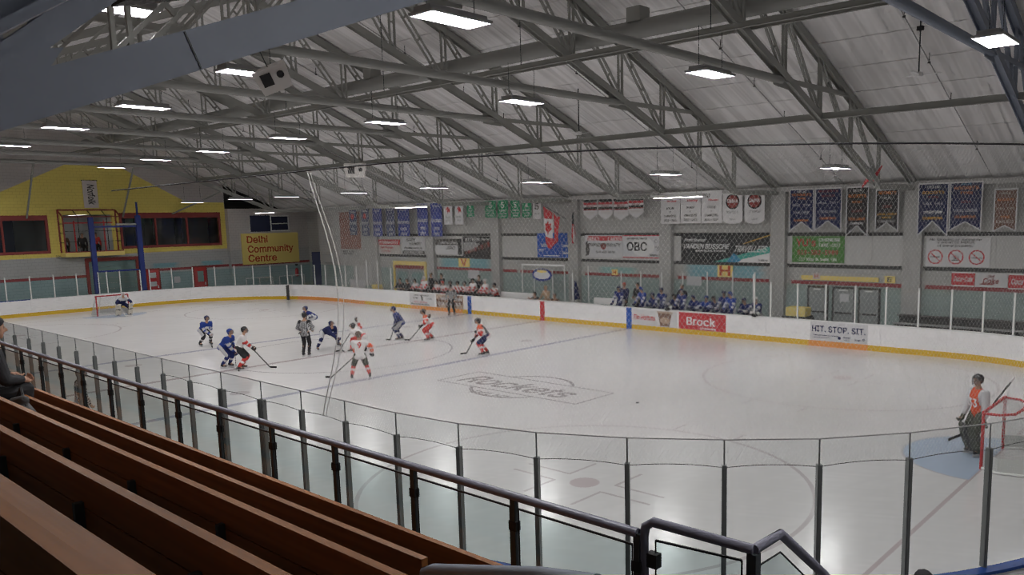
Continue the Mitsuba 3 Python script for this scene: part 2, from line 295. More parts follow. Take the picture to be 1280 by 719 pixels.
# far glass: white posts
fgl = thing('rink_glass', 'far side shielding glass with slender white posts to the right of the blue bench', 'rink glass')
fp = [(12.55, 12.46)]+[(13.33+1.22*i, 12.46) for i in range(6)]+[(20.6, 12.46), (21.7, 12.38), (22.75, 12.1), (23.8, 11.6), (24.8, 10.95)]
lgl = thing('rink_glass', 'shielding glass with white posts around the left end of the rink', 'rink glass')
lp = [(-13.3, 12.46), (-14.7, 12.46), (-15.9, 12.46), (-17.1, 12.46), (-18.4, 12.46), (-19.6, 12.46), (-20.85, 12.45), (-22.0, 12.3), (-23.1, 11.95), (-24.2, 11.45), (-25.3, 10.75), (-26.3, 9.95), (-27.15, 9.0), (-27.9, 7.9), (-28.5, 6.6), (-28.85, 5.3), (-29.06, 3.9), (-29.06, 3.3), (-29.06, 2.0), (-29.06, 1.2), (-29.06, 0.7), (-29.06, -0.6), (-29.06, -1.9), (-29.06, -3.2), (-29.06, -4.5), (-28.6, -6.2), (-27.9, -7.7)]
for g, L, zt in ((fgl, fp, 2.55), (lgl, lp, 2.5)):
    for i, (x, y) in enumerate(L):
        tall = (g == lgl and i in (1, 2)) or (g == fgl and i == 0)
        obj('post', bar((x, y, 1.06), (x, y, 2.95 if tall else zt), 0.06, 0.06), 'white_metal', g)
    for a, b in zip(L[:-1], L[1:]): pane(g, a, b, 1.06, zt-0.03, 'glass_far')
# glass behind the team benches
bgl = thing('rink_glass', 'glass screen with thin white posts behind the blue bench', 'rink glass')
for i, (x, z) in enumerate([(3.73, 2.61), (5.0, 2.61), (6.3, 2.65), (7.55, 2.65), (8.94, 2.75), (10.32, 2.8), (11.4, 2.7)]):
    obj('post', bar((x, 14.5, 0), (x, 14.5, z), 0.05, 0.05), 'white_metal', bgl)
for a, b in zip((3.73, 5.0, 6.3, 7.55, 8.94, 10.32), (5.0, 6.3, 7.55, 8.94, 10.32, 11.4)): pane(bgl, (a, 14.5), (b, 14.5), 0.9, 2.6, 'glass_far')
pen = thing('penalty_box', 'glazed penalty box with a white frame between the two benches', 'penalty box')
for x in (-3.2, -2.25, -0.85, 0.05): obj('post', bar((x, 14.2, 0), (x, 14.2, 2.85 if x in (-3.2, 0.05) else 2.6), 0.05, 0.05), 'white_metal', pen)
obj('header', bar((-3.23, 14.2, 2.84), (0.08, 14.2, 2.86), 0.07, 0.09), 'white', pen)
for a, b in ((-3.2, -2.25), (-2.25, -0.85), (-0.85, 0.05)): pane(pen, (a, 14.2), (b, 14.2), 0.9, 2.78, 'glass_far')
obj('side_post', bar((1.75, 14.2, 0), (1.75, 14.2, 2.9), 0.04, 0.04), 'white_metal', pen); obj('side_post', bar((1.75, 12.9, 0), (1.75, 12.9, 2.6), 0.04, 0.04), 'white_metal', pen)
pane(pen, (0.05, 14.2), (1.75, 14.2), 0.9, 2.8, 'glass_far')
shelf = obj('shelf', bx(-5.2, 3.6, 12.6, 12.95, 0.98, 1.03), 'white', pen)
for x0, x1 in ((-4.4, -1.7), (2.6, 4.6)): obj('desk_front', bx(x0, x1, 13.6, 13.64, 0.95, 1.28), 'white', pen)
dr_ = thing('round_sign', 'pale blue and white sign hanging on the penalty box glass', 'sign')
obj('board', onfar(disc(0.75, 0.36, depth=0.02), -1.55, 14.1, 2.3), 'sign_pale', dr_); obj('band', onfar(ellipse_ring(0.75, 0.36, 0.12, depth=0.03), -1.55, 14.1, 2.3), 'banner_blue', dr_)
obj('top_patch', onfar(disc(0.4, 0.1, depth=0.03), -1.55, 14.1, 2.52), 'sign_yellow', dr_)

# ------------------------------------------------------------------ walls
XE, YF, YR = -32.0, 15.5, -3.0
def z_bot(y): return 6.45+0.38*(11.3-y) if y >= YR else 6.45+0.38*(y+17.3)
def z_top(y): return 6.85+0.40*(14.57-y) if y >= YR else 6.85+0.40*(y+20.57)
def z_roof(y): return z_top(y)+0.2
struct('wall_far', bx(-26.3, 34, YF, YF+0.3, -0.1, z_roof(YF)), 'wall_far')
struct('wall_recess', bx(-36, -26.3, 17.7, 17.95, -0.1, 7.2), 'wall_far'); struct('wall_return', bx(-26.5, -26.3, YF+0.3, 17.7, -0.1, 6.9), 'wall_far')
struct('wall_near', bx(-36, 34, -21.8, -21.5, -0.1, z_roof(-21.5)), 'stone_dark'); struct('wall_right', poly([(-21.8, -0.1), (15.8, -0.1), (15.8, z_roof(15.5)), (YR, z_roof(YR)), (-21.8, z_roof(-21.5))], 0.3).apply_transform(np.array([[0, 0, 1, 34], [1, 0, 0, 0], [0, 1, 0, 0], [0, 0, 0, 1.0]])), 'grey')
gable = Polygon([(-21.8, -0.1), (11.0, -0.1), (11.0, z_roof(11.0)-0.02), (YR, z_roof(YR)-0.02), (-21.8, z_roof(-21.5)-0.02)])
holes = [sbox(-7.2, 3.85, -1.1, 6.2), sbox(-0.1, 3.75, 2.95, 6.3), sbox(3.45, 3.98, 10.5, 6.32), sbox(1.15, 0, 4.2, 3.1)]
for h in holes: gable = gable.difference(h)
struct('wall_end', onend(poly(gable, 0.3), XE-0.3, 0, 0), 'wall_end')
struct('wall_entry', bx(XE-0.3, -31.55, 11.0, 17.7, -0.1, 6.66), 'wall_end')
struct('trim_and_gap_dark', bx(-34.4, -34.2, 10.5, 17.7, 6.0, 9.5), 'stone_dark'); struct('ceiling_recess', bx(-34.4, -26.0, 15.3, 17.9, 7.15, 7.3), 'stone_dark')  # dark sheet behind the gap over the entry wall, painted as its gloom
# rooms behind the end windows
struct('wall_lounge', bx(-36, -35.8, -8, 11, 0, 7), 'room'); struct('floor_lounge', bx(-35.8, XE-0.3, -8, 11, 3.3, 3.45), 'stone_dark'); struct('ceiling_lounge', bx(-35.8, XE-0.3, -8, 11, 6.5, 6.6), 'room')
struct('wall_lounge_side', bx(-35.8, XE-0.3, 3.1, 3.25, 3.45, 6.5), 'room'); struct('wall_lounge_side', bx(-35.8, XE-0.3, -0.75, -0.6, 3.45, 6.5), 'room')
def window(y0, y1, z0, z1, mull, head):
    k = thing(f'window_{window.n}', None, None); window.n += 1; tag(k, kind='structure')
    for a in (bx(XE-0.1, XE+0.06, y0-0.08, y1+0.08, z1-head, z1+0.08), bx(XE-0.1, XE+0.06, y0-0.08, y1+0.08, z0-0.08, z0+0.1), bx(XE-0.1, XE+0.06, y0-0.08, y0+0.08, z0, z1), bx(XE-0.1, XE+0.06, y1-0.08, y1+0.08, z0, z1)): obj('frame', a, 'dark_red', k)
    ys = [y0]+list(mull)+[y1]
    for y in mull: obj('mullion', bx(XE-0.09, XE+0.03, y-0.06, y+0.06, z0, z1), 'dark_red', k)
    for a, b in zip(ys[:-1], ys[1:]): put('pane', mikit.ply(quad((XE-0.05, a, z0), (XE-0.05, b, z0), (XE-0.05, b, z1), (XE-0.05, a, z1)), 'mat_glass_window'), k)
window.n = 1
window(-7.2, -1.1, 3.85, 6.2, (-6.2, -3.6), 0.25); window(3.45, 10.5, 3.98, 6.32, (5.8, 8.05), 0.3)
for y0, y1, c in ((3.6, 4.3, 'window_dark'), (4.9, 5.6, 'dark_grey'), (6.2, 7.8, 'dark_grey'), (8.3, 10.3, 'stone_dark'), (-7, -5.2, 'dark_grey'), (-4.9, -2.6, 'window_dark')): struct('wall_lounge_panel', bx(-33.6, -33.5, y0, y1, 3.45, 6.5), c)
# caged balcony in the middle of the end wall
cg = thing('viewing_cage', 'red framed wire cage on a yellow balcony slab in the end wall', 'balcony')
obj('slab', bx(XE+.005, -31.05, -0.45, 3.2, 3.5, 3.78), 'sign_yellow', cg)
def cb(p, q, m='black', w=0.035): obj('bar', bar(p, q, w, w), m, cg)
for y in (-0.4, 3.15):
    cb((XE+0.03, y, 3.78), (XE+0.03, y, 6.6), 'dark_red', 0.08); cb((-31.1, y, 3.78), (-31.1, y, 6.15), 'dark_red', 0.07); cb((-31.1, y, 6.15), (XE+0.03, y, 6.62), 'dark_red', 0.07)
    for z in (4.45, 5.1, 5.7): cb((-31.1, y, z), (XE, y, z))
for z, m in ((3.82, 'dark_red'), (4.5, 'black'), (5.2, 'black'), (6.15, 'dark_red')): cb((-31.1, -0.4, z), (-31.1, 3.15, z), m, 0.06 if m != 'black' else 0.03)
for z in (6.62,): cb((XE+0.05, -0.4, z), (XE+0.05, 3.15, z), 'dark_red', 0.08)
for y in (0.5, 1.38, 2.26): cb((-31.1, y, 3.8), (-31.1, y, 6.15)); cb((-31.1, y, 6.15), (XE, y, 6.62))
for y, m in ((0.55, 'red'), (1.55, 'red'), (2.4, 'red')): cb((XE-0.1, y, 3.8), (XE-0.1, y, 5.9), m, 0.07)
cb((XE-0.1, -0.1, 5.75), (XE-0.1, 2.95, 5.75), 'red', 0.08)
# garage door, red doors
gd = 'door_1'; count[gd] = 1; tag(gd, kind='structure')
for i in range(8): obj('slat', bx(XE-0.2, XE-0.14, 1.15, 4.2, 0.02+0.385*i, 0.39+0.385*i), 'garage', gd)
for a in (bx(XE-0.02, XE+0.08, 0.95, 1.15, 0, 3.3), bx(XE-0.02, XE+0.08, 4.2, 4.4, 0, 3.3), bx(XE-0.02, XE+0.08, 0.95, 4.4, 3.1, 3.34)): obj('frame', a, 'dark_red', gd)
for n, (y0, y1) in enumerate(((4.85, 5.7), (8.25, 9.15)), 2):
    d = f'door_{n}'; count[d] = 1; tag(d, kind='structure')
    obj('leaf', bx(XE, XE+0.05, y0, y1, 0, 2.3), 'red', d); obj('frame', bx(XE-0.01, XE+0.03, y0-0.1, y1+0.1, 0, 2.4), 'dark_red', d)
    if n == 2:
        obj('window_pane', bx(XE+0.05, XE+0.06, y0+0.22, y1-0.2, 1.72, 2.1), 'sign_pale', d); obj('window_pane', bx(XE+0.05, XE+0.06, y0+0.22, y1-0.2, 1.1, 1.45), 'sign_pale', d)
    else: obj('window_pane', bx(XE+0.05, XE+0.06, y0+0.25, y1-0.2, 1.2, 2.0), 'garage', d)
    obj('handle', bx(XE+0.05, XE+0.09, y1-0.14, y1-0.08, 0.95, 1.15), 'white_metal', d)
for y0, y1 in ((-12, 0.95), (4.4, 4.75), (5.8, 8.15), (9.25, 11.0)): struct('trim_red', bx(XE, XE+0.02, y0, y1, 2.1+0.012*(y0+y1)/2, 2.28+0.012*(y0+y1)/2), 'trim_red')
struct('trim_red', bx(-31.55, -31.53, 11.0, 17.7, 2.22, 2.4), 'trim_red')
for x0, x1 in ((-16.2, -10.0)[:0] or (-13.0, -6.9), (-6.1, -4.9), (-4.6, -0.5), (0.45, 5.7), (6.6, 11.9), (12.8, 17.9), (18.7, 33.0)): struct('trim_red', bx(x0, x1, YF-0.02, YF, 2.26, 2.42), 'trim_red')
# columns and the panelled band between them
COLS = [24.4, 18.2, 12.2, 6.0, -0.2, -6.5, -12.7, -18.9]
COLS = [x for x in COLS]
for x in COLS: struct('trim_column', bx(x-0.36, x+0.36, YF-0.28, YF, 0, 6.5), 'mid_grey')
for a, b in zip(COLS[1:], COLS[:-1]):
    struct('trim_and_gap_dark', bx(a+0.4, b-0.4, YF-0.06, YF, 4.43, 4.58), 'dark_trim'); struct('trim_and_gap_dark', bx(a+0.4, b-0.4, YF-0.06, YF, 3.02, 3.17), 'dark_trim')
    w = (b-a-0.84)/4
    for i in range(4): obj('panel', bx(a+0.42+i*w, a+0.42+(i+1)*w-0.01, YF-0.04, YF, 3.17, 4.43), 'light_grey', 'wall_far')
for a, b in zip([-24.6]+COLS[::-1], COLS[::-1]+[33]):
    pass
struct('trim_eave', bx(-31, 33, 14.985, YF-0.28, 6.42, 6.62), 'mid_grey')
# far side doors
for n, (x0, x1, lab) in enumerate(((13.62, 14.6, ''), (14.78, 15.83, ''), (15.95, 16.9, '')), 4):
    d = f'door_{n}'; count[d] = 1; tag(d, kind='structure')
    obj('leaf', bx(x0+0.08, x1-0.08, YF-0.06, YF-0.02, 0, 2.12), 'door_grey', d); obj('push_bar', bx(x0+0.14, x1-0.16, YF-0.12, YF-0.06, 1.02, 1.08), 'dark_grey', d); obj('closer', bx(x0+0.3, x1-0.35, YF-0.1, YF-0.06, 2.02, 2.08), 'white_metal', d)
    for a in (bx(x0, x0+0.08, YF-0.08, YF, 0, 2.2), bx(x1-0.08, x1, YF-0.08, YF, 0, 2.2), bx(x0, x1, YF-0.08, YF, 2.12, 2.2)): obj('frame', a, 'dark_grey', d)
    if n == 5: obj('notice', bx(x0+0.35, x1-0.3, YF-0.07, YF-0.06, 1.55, 1.9), 'sign_pale', d)
d = 'door_7'; count[d] = 1; tag(d, kind='structure')
for a in (bx(-17.0, -16.85, YF-0.1, YF, 0, 2.7), bx(-13.6, -13.4, YF-0.1, YF, 0, 2.7), bx(-17.0, -13.4, YF-0.1, YF, 2.45, 2.72)): obj('frame', a, 'sign_yellow', d)
obj('header', bx(-16.85, -13.6, YF-0.08, YF, 2.2, 2.45), 'dark_red', d)
for x in (-16.75, -15.15): obj('leaf', bx(x, x+1.5, YF-0.06, YF-0.01, 0, 2.2), 'door_grey', d); obj('pane', bx(x+0.2, x+1.3, YF-0.07, YF-0.06, 0.9, 2.0), 'garage', d)
wb = thing('notice_board', 'tall pale board leaning on the far wall behind the corner glass', 'board'); obj('sheet', bx(-21.8, -19.5, YF-0.08, YF-.01, 0.9, 2.3), 'light_grey', wb); obj('lower_sheet', bx(-22.3, -20.4, YF-0.12, YF-0.085, 0.2, 1.25), 'sign_pale', wb)
obj('yellow_bin', bx(-18.5, -17.9, YF-0.9, YF-0.4, 0.0, 1.05), 'sign_yellow', label='square yellow bin against the far wall near the corner glass', cat='bin')
obj('electrical_box', bx(-25.6, -24.4, YF-0.25, YF-.004, 2.45, 3.1), 'mid_grey', label='grey electrical box high on the far wall near the corner', cat='electrical box')
obj('dark_cabinet', bx(-29.8, -27.4, 16.9, 17.6, 0, 3.1), 'banner_slate', label='tall dark blue cabinet in the recess beside the far corner', cat='cabinet')
obj('yellow_crate', bx(13.6, 14.5, 13.3, 13.9, 1.05, 1.42), 'sign_yellow', label='yellow crate standing behind the glass in front of the grey doors', cat='crate')
obj('crate_stand', bx(13.5, 14.6, 13.2, 14.0, 0, 1.05), 'dark_grey', label='dark stand under the yellow crate', cat='stand')
# bleachers along the far wall
bl = thing('bleachers', 'low rows of dark bleacher seats along the far wall at the right', 'bleachers')
for i in range(3):
    obj('seat_plank', bx(17.9, 33, 13.55+0.55*i, 13.85+0.55*i, 0.62+0.28*i, 0.67+0.28*i), 'stone_dark' if i != 1 else 'grey', bl)
    obj('riser', bx(17.9, 33, 13.8+0.55*i, 13.85+0.55*i, 0, 0.62+0.28*i), 'dark_grey', bl)
# benches of the two teams
for nm, x0, x1, lab in (('team_bench', -14.2, -4.4, 'long dark bench of the red and white team behind the boards'), ('team_bench', 4.2, 12.4, 'long dark bench of the blue team behind the boards')):
    b = thing(nm, lab, 'bench')
    struct('bench_platform', bx(x0, x1, 12.56, 14.4, 0, 0.35), 'rubber'); obj('seat', bx(x0, x1, 13.34, 13.62, 0.78, 0.84), 'stone_dark', b)
    for x in np.arange(x0+0.3, x1, 1.8): obj('leg', bx(x, x+0.06, 13.38, 13.58, 0.35, 0.78), 'dark_grey', b)
# blue frame in front of the garage door
bf = thing('blue_frame', 'tall blue steel frame standing behind the end boards in front of the garage door', 'frame')
obj('left_post', bx(-29.75, -29.5, 0.62, 0.9, 0, 6.1), 'frame_blue', bf); obj('right_post', bx(-29.75, -29.5, 3.55, 3.85, 0, 6.2), 'frame_blue', bf); obj('mast', bx(-29.68, -29.58, 3.65, 3.75, 6.2, 7.1), 'frame_blue', bf)
obj('cross_bar', bx(-29.7, -29.58, 0.9, 3.55, 5.4, 5.52), 'frame_blue', bf); obj('lower_bar', bx(-29.7, -29.58, 0.9, 3.55, 2.45, 2.55), 'frame_blue', bf); obj('bracket', bx(-29.7, -29.55, 2.3, 3.55, 5.55, 5.66), 'mid_grey', bf)
# entry wall window
w = 'window_3'; count[w] = 1; tag(w, kind='structure')
obj('dark_pane', bx(-31.55, -31.5, 12.75, 14.4, 4.85, 6.12), 'window_dark', w)
for z0, z1 in ((4.93, 5.42), (5.5, 6.02)): obj('pane', bx(-31.55, -31.52, 14.5, 15.95, z0, z1), 'window_dark', w)
for a in (bx(-31.55, -31.47, 14.42, 14.5, 4.85, 6.12), bx(-31.55, -31.47, 15.95, 16.03, 4.85, 6.12), bx(-31.55, -31.47, 14.42, 16.03, 4.85, 4.93), bx(-31.55, -31.47, 14.42, 16.03, 6.02, 6.1), bx(-31.55, -31.47, 14.42, 16.03, 5.42, 5.5)): obj('frame', a, 'white_metal', w)
# racks behind the left corner glass
for y0, lab in ((11.8, 'low white metal rack by the entry wall, left of the fire extinguisher'), (14.6, 'low white metal rack by the entry wall under the fire extinguisher')):
    r = thing('metal_rack', lab, 'rack')
    obj('top_rail', bar((-31.0, y0, 1.25), (-31.0, y0+2.2, 1.25), 0.05, 0.05), 'white_metal', r)
    for yy in (y0, y0+1.1, y0+2.2): obj('leg', bar((-31.0, yy, 0), (-31.0, yy, 1.25), 0.05, 0.05), 'white_metal', r)
ext = thing('fire_extinguisher', 'red fire extinguisher on the entry wall near the corner', 'fire extinguisher')
obj('cylinder', trimesh.creation.capsule(height=0.45, radius=0.13).apply_translation((-31.4, 16.4, 1.45)), 'red', ext, 30); obj('valve', bx(-31.46, -31.34, 16.34, 16.46, 2.0, 2.12), 'black', ext)
obj('wall_notice', bx(XE+0.0, XE+0.03, 6.75, 7.2, 1.25, 1.7), 'sign_pale', label='small white notice with red mark between the two red doors', cat='notice')
# ------------------------------------------------------------------ roof trusses
TX = [29.9, 23.7, 18.15, 12.15, 6.0, -0.35, -6.65, -12.95, -19.25, -25.5]
EY, NEY = 11.3, -17.3
PAN = [11.3, 8.6, 6.05, 3.55, 1.05, -1.2]
def chord(a, b, w=0.2, h=0.22):           # H section lying on its side: two upright flanges and a web
    a, b = np.array(a, float), np.array(b, float); parts = []
    for s in (-1, 1): parts.append(bar(a+(s*w/2, 0, 0), b+(s*w/2, 0, 0), 0.016, h))
    parts.append(bar(a, b, w, 0.014)); return cat_(parts)
def web(a, b):                            # twin bars with battens
    a, b = np.array(a, float), np.array(b, float); parts = []
    d = (b-a)/np.linalg.norm(b-a); side = np.cross(d, (1, 0, 0))
    for s in (-1, 1): parts.append(bar(a+side*s*0.10, b+side*s*0.10, 0.07, 0.055, up=side))
    n = max(2, int(np.linalg.norm(b-a)/0.75))
    for i in range(1, n):
        c = a+(b-a)*i/n; parts.append(bar(c-side*0.10, c+side*0.10, 0.04, 0.07, up=d))
    return cat_(parts)
mirror = lambda y: 2*YR-y
TP = []                                   # (part, ply dict), built once at x = 0
def tp(nm, m, mt='steel_paint', sm=False): TP.append((nm, mikit.ply(m, 'mat_'+mt, sm)))
for sgn in (1, -1):
    Y = (lambda y: y) if sgn == 1 else mirror
    tp('bottom_chord', chord((0, Y(EY), z_bot(Y(EY))), (0, YR, z_bot(YR))))
    tp('top_chord', chord((0, Y(15.3), z_top(Y(15.3))), (0, YR, z_top(YR)), 0.2, 0.24))
    tp('end_beam', bar((0, Y(EY), 6.36), (0, Y(15.35), 6.4), 0.16, 0.22))
    for i, y in enumerate(PAN):
        tp('vertical_strut', web((0, Y(y), z_bot(Y(y))), (0, Y(y), z_top(Y(y)))))
        yn = (PAN+[YR])[i+1]
        tp('diagonal_strut', web((0, Y(y), z_bot(Y(y))+0.05), (0, Y(yn), z_top(Y(yn))-0.05)))
    tp('gusset_plate', poly([(Y(3.9), 9.05), (Y(3.3), 9.72), (Y(2.9), 9.55), (Y(2.9), 9.1)] if sgn == 1 else [(Y(3.9), 9.05), (Y(2.9), 9.1), (Y(2.9), 9.55), (Y(3.3), 9.72)], 0.02).apply_transform(np.array([[0, 0, 1, -0.01], [1, 0, 0, 0], [0, 1, 0, 0], [0, 0, 0, 1.0]])))
    tp('tie_extension', bar((0, Y(3.4), 9.3), (0, Y(8.2), 9.35), 0.1, 0.14))
tp('tie_pipe', tube([(0, mirror(3.4), 9.28), (0, 3.4, 9.28)], 0.115, 12), 'steel_pipe', 40)
tp('ridge_strut', web((0, YR, z_bot(YR)), (0, YR, z_top(YR))))
nth = ['first', 'second', 'third', 'fourth', 'fifth', 'sixth', 'seventh', 'eighth', 'ninth', 'tenth', 'eleventh', 'twelfth']
ordn = ['nearest the right wall', 'nearest', 'second', 'third', 'fourth', 'fifth', 'sixth', 'seventh', 'eighth', 'ninth']
for i, x in enumerate(TX):
    t = thing('roof_truss', f'grey steel roof truss with a tie pipe, {ordn[i]} in line from the camera' if i > 1 else ('large blue grey steel roof truss passing over the near benches, closest to the camera' if i == 1 else 'grey steel roof truss over the right end of the rink'), 'roof truss', 'roof trusses')
    nb_ = 0
    for nm, d in TP:
        if i == 1:
            if nm in ('bottom_chord', 'end_beam'):
                nb_ += 1
                if nb_ > 2: continue                      # its near half is built below, steeper and heavier
            d = {**d, 'bsdf': {'type': 'ref', 'id': 'mat_steel_blue'}}
        put(nm, d, t, M=T().translate([x, 0, 0]))
    if i == 1:                            # heavy strut and plate where the chord meets the eave
        zb = lambda y: 5.62+.408*(y+18.6)
        obj('bottom_chord', chord((x, -20.9, zb(-20.9)), (x, YR, zb(YR)), .24, .25), 'steel_blue', t)
        obj('underside_plate', bar((x, -20.9, zb(-20.9)-.07), (x, YR, zb(YR)-.07), .215, .012), 'dark_brown', t)  # darker brown plate inside the chord, on this truss alone
        obj('chord_splice', cat_([bar((x+.13, -16.35, zb(-16.35)), (x+.13, -16.36, zb(-16.36)), .012, .24)]), 'dark_metal', t)
        obj('end_strut', chord((x, -18.3, 5.58), (x, -13.2, 9.9), .16, .15), 'steel_blue', t)
        obj('end_plate', poly([(-18.6, 5.6), (-17.3, 6.15), (-17.1, 6.45), (-17.35, 6.4), (-18.5, 5.6)], .02).apply_transform(np.array([[0, 0, 1, x+.1], [1, 0, 0, 0], [0, 1, 0, 0], [0, 0, 0, 1.0]])), 'steel_blue', t)
raf = thing('inclined_beam', 'wide blue grey flanged beam slanting up across the top left corner', 'beam')
obj('bottom_flange', bar((25.82, -20.0, 4.66), (25.82, -13.2, 9.42), .46, .035), 'steel_blue', raf); obj('web', bar((25.82, -20.0, 4.84), (25.82, -13.2, 9.6), .02, .3), 'steel_blue', raf); obj('top_flange', bar((25.82, -20.0, 5.04), (25.82, -13.2, 9.8), .46, .03), 'steel_blue', raf)
ht = thing('tube_heater', 'dark tube heater housing hanging above the large truss at the top left', 'heater')
obj('housing', bar((22.0, -16.1, 7.28), (22.0, -15.3, 7.5), .28, .16), 'black', ht); obj('hanger', bar((22.0, -15.7, 7.4), (22.0, -15.7, z_roof(-15.7)), .04, .04), 'dark_metal', ht)
# ------------------------------------------------------------------ roof liner, panel by panel
struct('ceiling', cat_([bar((1.0, YF+0.4, z_roof(YF+0.4)+0.1), (1.0, YR, z_roof(YR)+0.1), 70, 0.06), bar((1.0, -21.9, z_roof(-21.9)+0.1), (1.0, YR, z_roof(YR)+0.1), 70, 0.06)]), 'dark_grey')
bays = [34.0]+TX[1:]+[XE]
bays = [34.0, 29.9]+TX[1:]+[XE]
for side in (1, -1):
    y0 = YR; n = 13 if side == 1 else 13; L = (YF+0.25-YR) if side == 1 else (YR+21.75)
    for j in range(n):
        ya, yb = YR+side*(L*j/n+0.012), YR+side*(L*(j+1)/n-0.012)
        pl = mikit.ply(bar((0.5, ya, z_roof(ya)+0.02), (0.5, yb, z_roof(yb)+0.02), 0.996, 0.05, up=(0, 0, 1)), 'mat_liner')
        for a, b in zip(bays[1:], bays[:-1]): put('panel', pl, 'ceiling', M=T().translate([a, 0, 0]).scale([b-a, 1, 1]))
# ------------------------------------------------------------------ duct, catwalk, braces
duct = thing('ridge_duct', 'long round grey duct running the length of the roof above the catwalk rails', 'duct')
obj('pipe', tube([(-31.5, 1.5, 11.0), (33.5, 1.5, 11.0)], 0.27, 20), 'steel_pipe', duct, 40)
for x in (14.4, 21.0, 1.0): obj('outlet', bx(x-0.25, x+0.25, 1.25, 1.75, 11.2, 11.62), 'steel_paint', duct)
cw = thing('catwalk', 'narrow catwalk of two steel channels with small rungs under the ridge duct', 'catwalk')
for y, z in ((0.42, 10.28), (1.38, 10.42)): obj('channel', cat_([bx(-31, 33.5, y-0.015, y+0.015, z-0.08, z+0.08), bx(-31, 33.5, y-0.05, y+0.015, z-0.08, z-0.065), bx(-31, 33.5, y-0.05, y+0.015, z+0.065, z+0.08)]), 'steel_paint', cw)
rung = mikit.ply(bar((0, 0.42, 10.34), (0, 1.38, 10.48), 0.06, 0.04), 'mat_dark_metal')
for x in np.arange(-28, 32, 1.55): put('rung', rung, cw, M=T().translate([float(x), 0, 0]))
for a, b in zip(TX[1:], TX[:-1]):
    o = numbered('brace_beam'); count[o] = 1
    scene[o] = mikit.ply(cat_([bx(a+0.1, b-0.1, 6.05-0.07, 6.05+0.07, 8.36, 8.38), bx(a+0.1, b-0.1, 6.05-0.07, 6.05+0.07, 8.54, 8.56), bx(a+0.1, b-0.1, 6.04, 6.06, 8.36, 8.56)]), 'mat_steel_paint')
    tag(o, f'grey horizontal brace along the far side of the roof, {nth[len([k for k in labels if k.startswith("brace_beam")])//2]} from the camera', 'brace beam', 'brace beams along the far side of the roof')
    o = numbered('brace_beam'); count[o] = 1
    scene[o] = mikit.ply(bx(a+0.1, b-0.1, mirror(6.05)-0.06, mirror(6.05)+0.06, 8.36, 8.56), 'mat_steel_paint')
    tag(o, f'grey horizontal brace along the near side of the roof, {nth[len([k for k in labels if k.startswith("brace_beam")])//2]} from the camera', 'brace beam', 'brace beams along the near side of the roof')
# wall braces seen slanting down in front of the yellow gable
for y0, z0, y1, z1, w in ((-4.2, 10.2, -6.2, 6.6, 'left'), (2.9, 9.0, 5.1, 6.2, 'middle'), (8.8, 8.0, 6.6, 6.3, 'right')):
    pass
for a, b, lab in (((-28.5, 3.4, 9.6), (-31.9, 3.6, 6.1), 'thin grey diagonal strut reaching down to the right hand windows of the yellow wall'), ((-28.5, 9.3, 7.9), (-31.9, 7.0, 6.3), 'thin grey diagonal strut ending above the middle of the right hand windows'), ((-28.5, -2.4, 9.6), (-31.9, -2.2, 6.1), 'thin grey diagonal strut left of the hanging flag on the yellow wall')):
    obj('wall_strut', bar(a, b, 0.09, 0.09), 'steel_paint', label=lab, cat='strut')
# sprinkler lines under the liner, one to a bay
def z_s(y): return z_roof(y)-0.28
spl = mikit.ply(tube([(0, 15.0, z_s(15.0)), (0, YR+0.6, z_s(YR+0.6))], 0.019, 6), 'mat_grey')
hd = mikit.ply(cat_([bar((0, 0, 0), (0, 0, 0.28), 0.02, 0.02), trimesh.creation.cylinder(0.045, 0.05, sections=8)]), 'mat_dark_grey')
for i, (a, b) in enumerate(zip(TX[1:], TX[:-1])):
    s = thing('sprinkler_line', f'thin grey sprinkler pipe under the roof liner, {nth[i]} roof bay from the right wall', 'sprinkler pipe', 'sprinkler pipes under the roof liner')
    x = (a+b)/2+0.25; put('pipe', spl, s, M=T().translate([x, 0, 0]))
    for y in (12.5, 9.2, 6.9, 4.6, 1.6, -0.8): put('head', hd, s, M=T().translate([x, y, z_s(y)-0.02]))
# ------------------------------------------------------------------ lamps
H = mikit.ply(cat_([bx(-0.29, 0.29, -0.64, 0.64, 0.012, 0.05), bx(-0.2, 0.2, -0.6, 0.6, 0.05, 0.13)]), 'mat_grey')
Dm = mikit.ply(quad((-0.27, -0.61, 0.0), (-0.27, 0.61, 0.0), (0.27, 0.61, 0.0), (0.27, -0.61, 0.0)), 'mat_white')
Wr = mikit.ply(bar((0, 0, 0.1), (0, 0, 1.0), 0.009, 0.009), 'mat_dark_metal')
rows = (('over the near side of the ice', 8.6, [(31.2, -9.9), (25.3, -9.9), (19.0, -9.9), (12.45, -9.9), (5.9, -9.5), (-0.5, -9.4), (-7.9, -9.0), (-14.5, -9.0), (-20.8, -8.8), (-27.2, -8.8)]),  # row ends out of view, added to light nearest truss and end wall
        ('along the middle of the roof', 8.6, [(25.0, -1.5), (19.3, -2.45), (13.35, -2.5), (7.15, -2.5), (0.95, -2.4), (-6.1, -1.95), (-11.9, -2.0), (-18.5, -1.65)]),
        ('above the far side of the ice', 6.87, [(24.5, 6.0), (18.25, 7.2), (13.0, 5.0), (6.7, 5.1), (0.7, 4.75), (-5.6, 4.8), (-11.8, 4.7), (-16.4, 4.4), (-22.6, 4.4)]),
        ('above the seats', 8.6, [(28.3, -13.9), (22.3, -13.9), (16.06, -13.92), (10.7, -13.9), (4.0, -13.9), (-2.4, -13.9)]))  # camera-end lamp is unseen, added to brighten the nearest truss
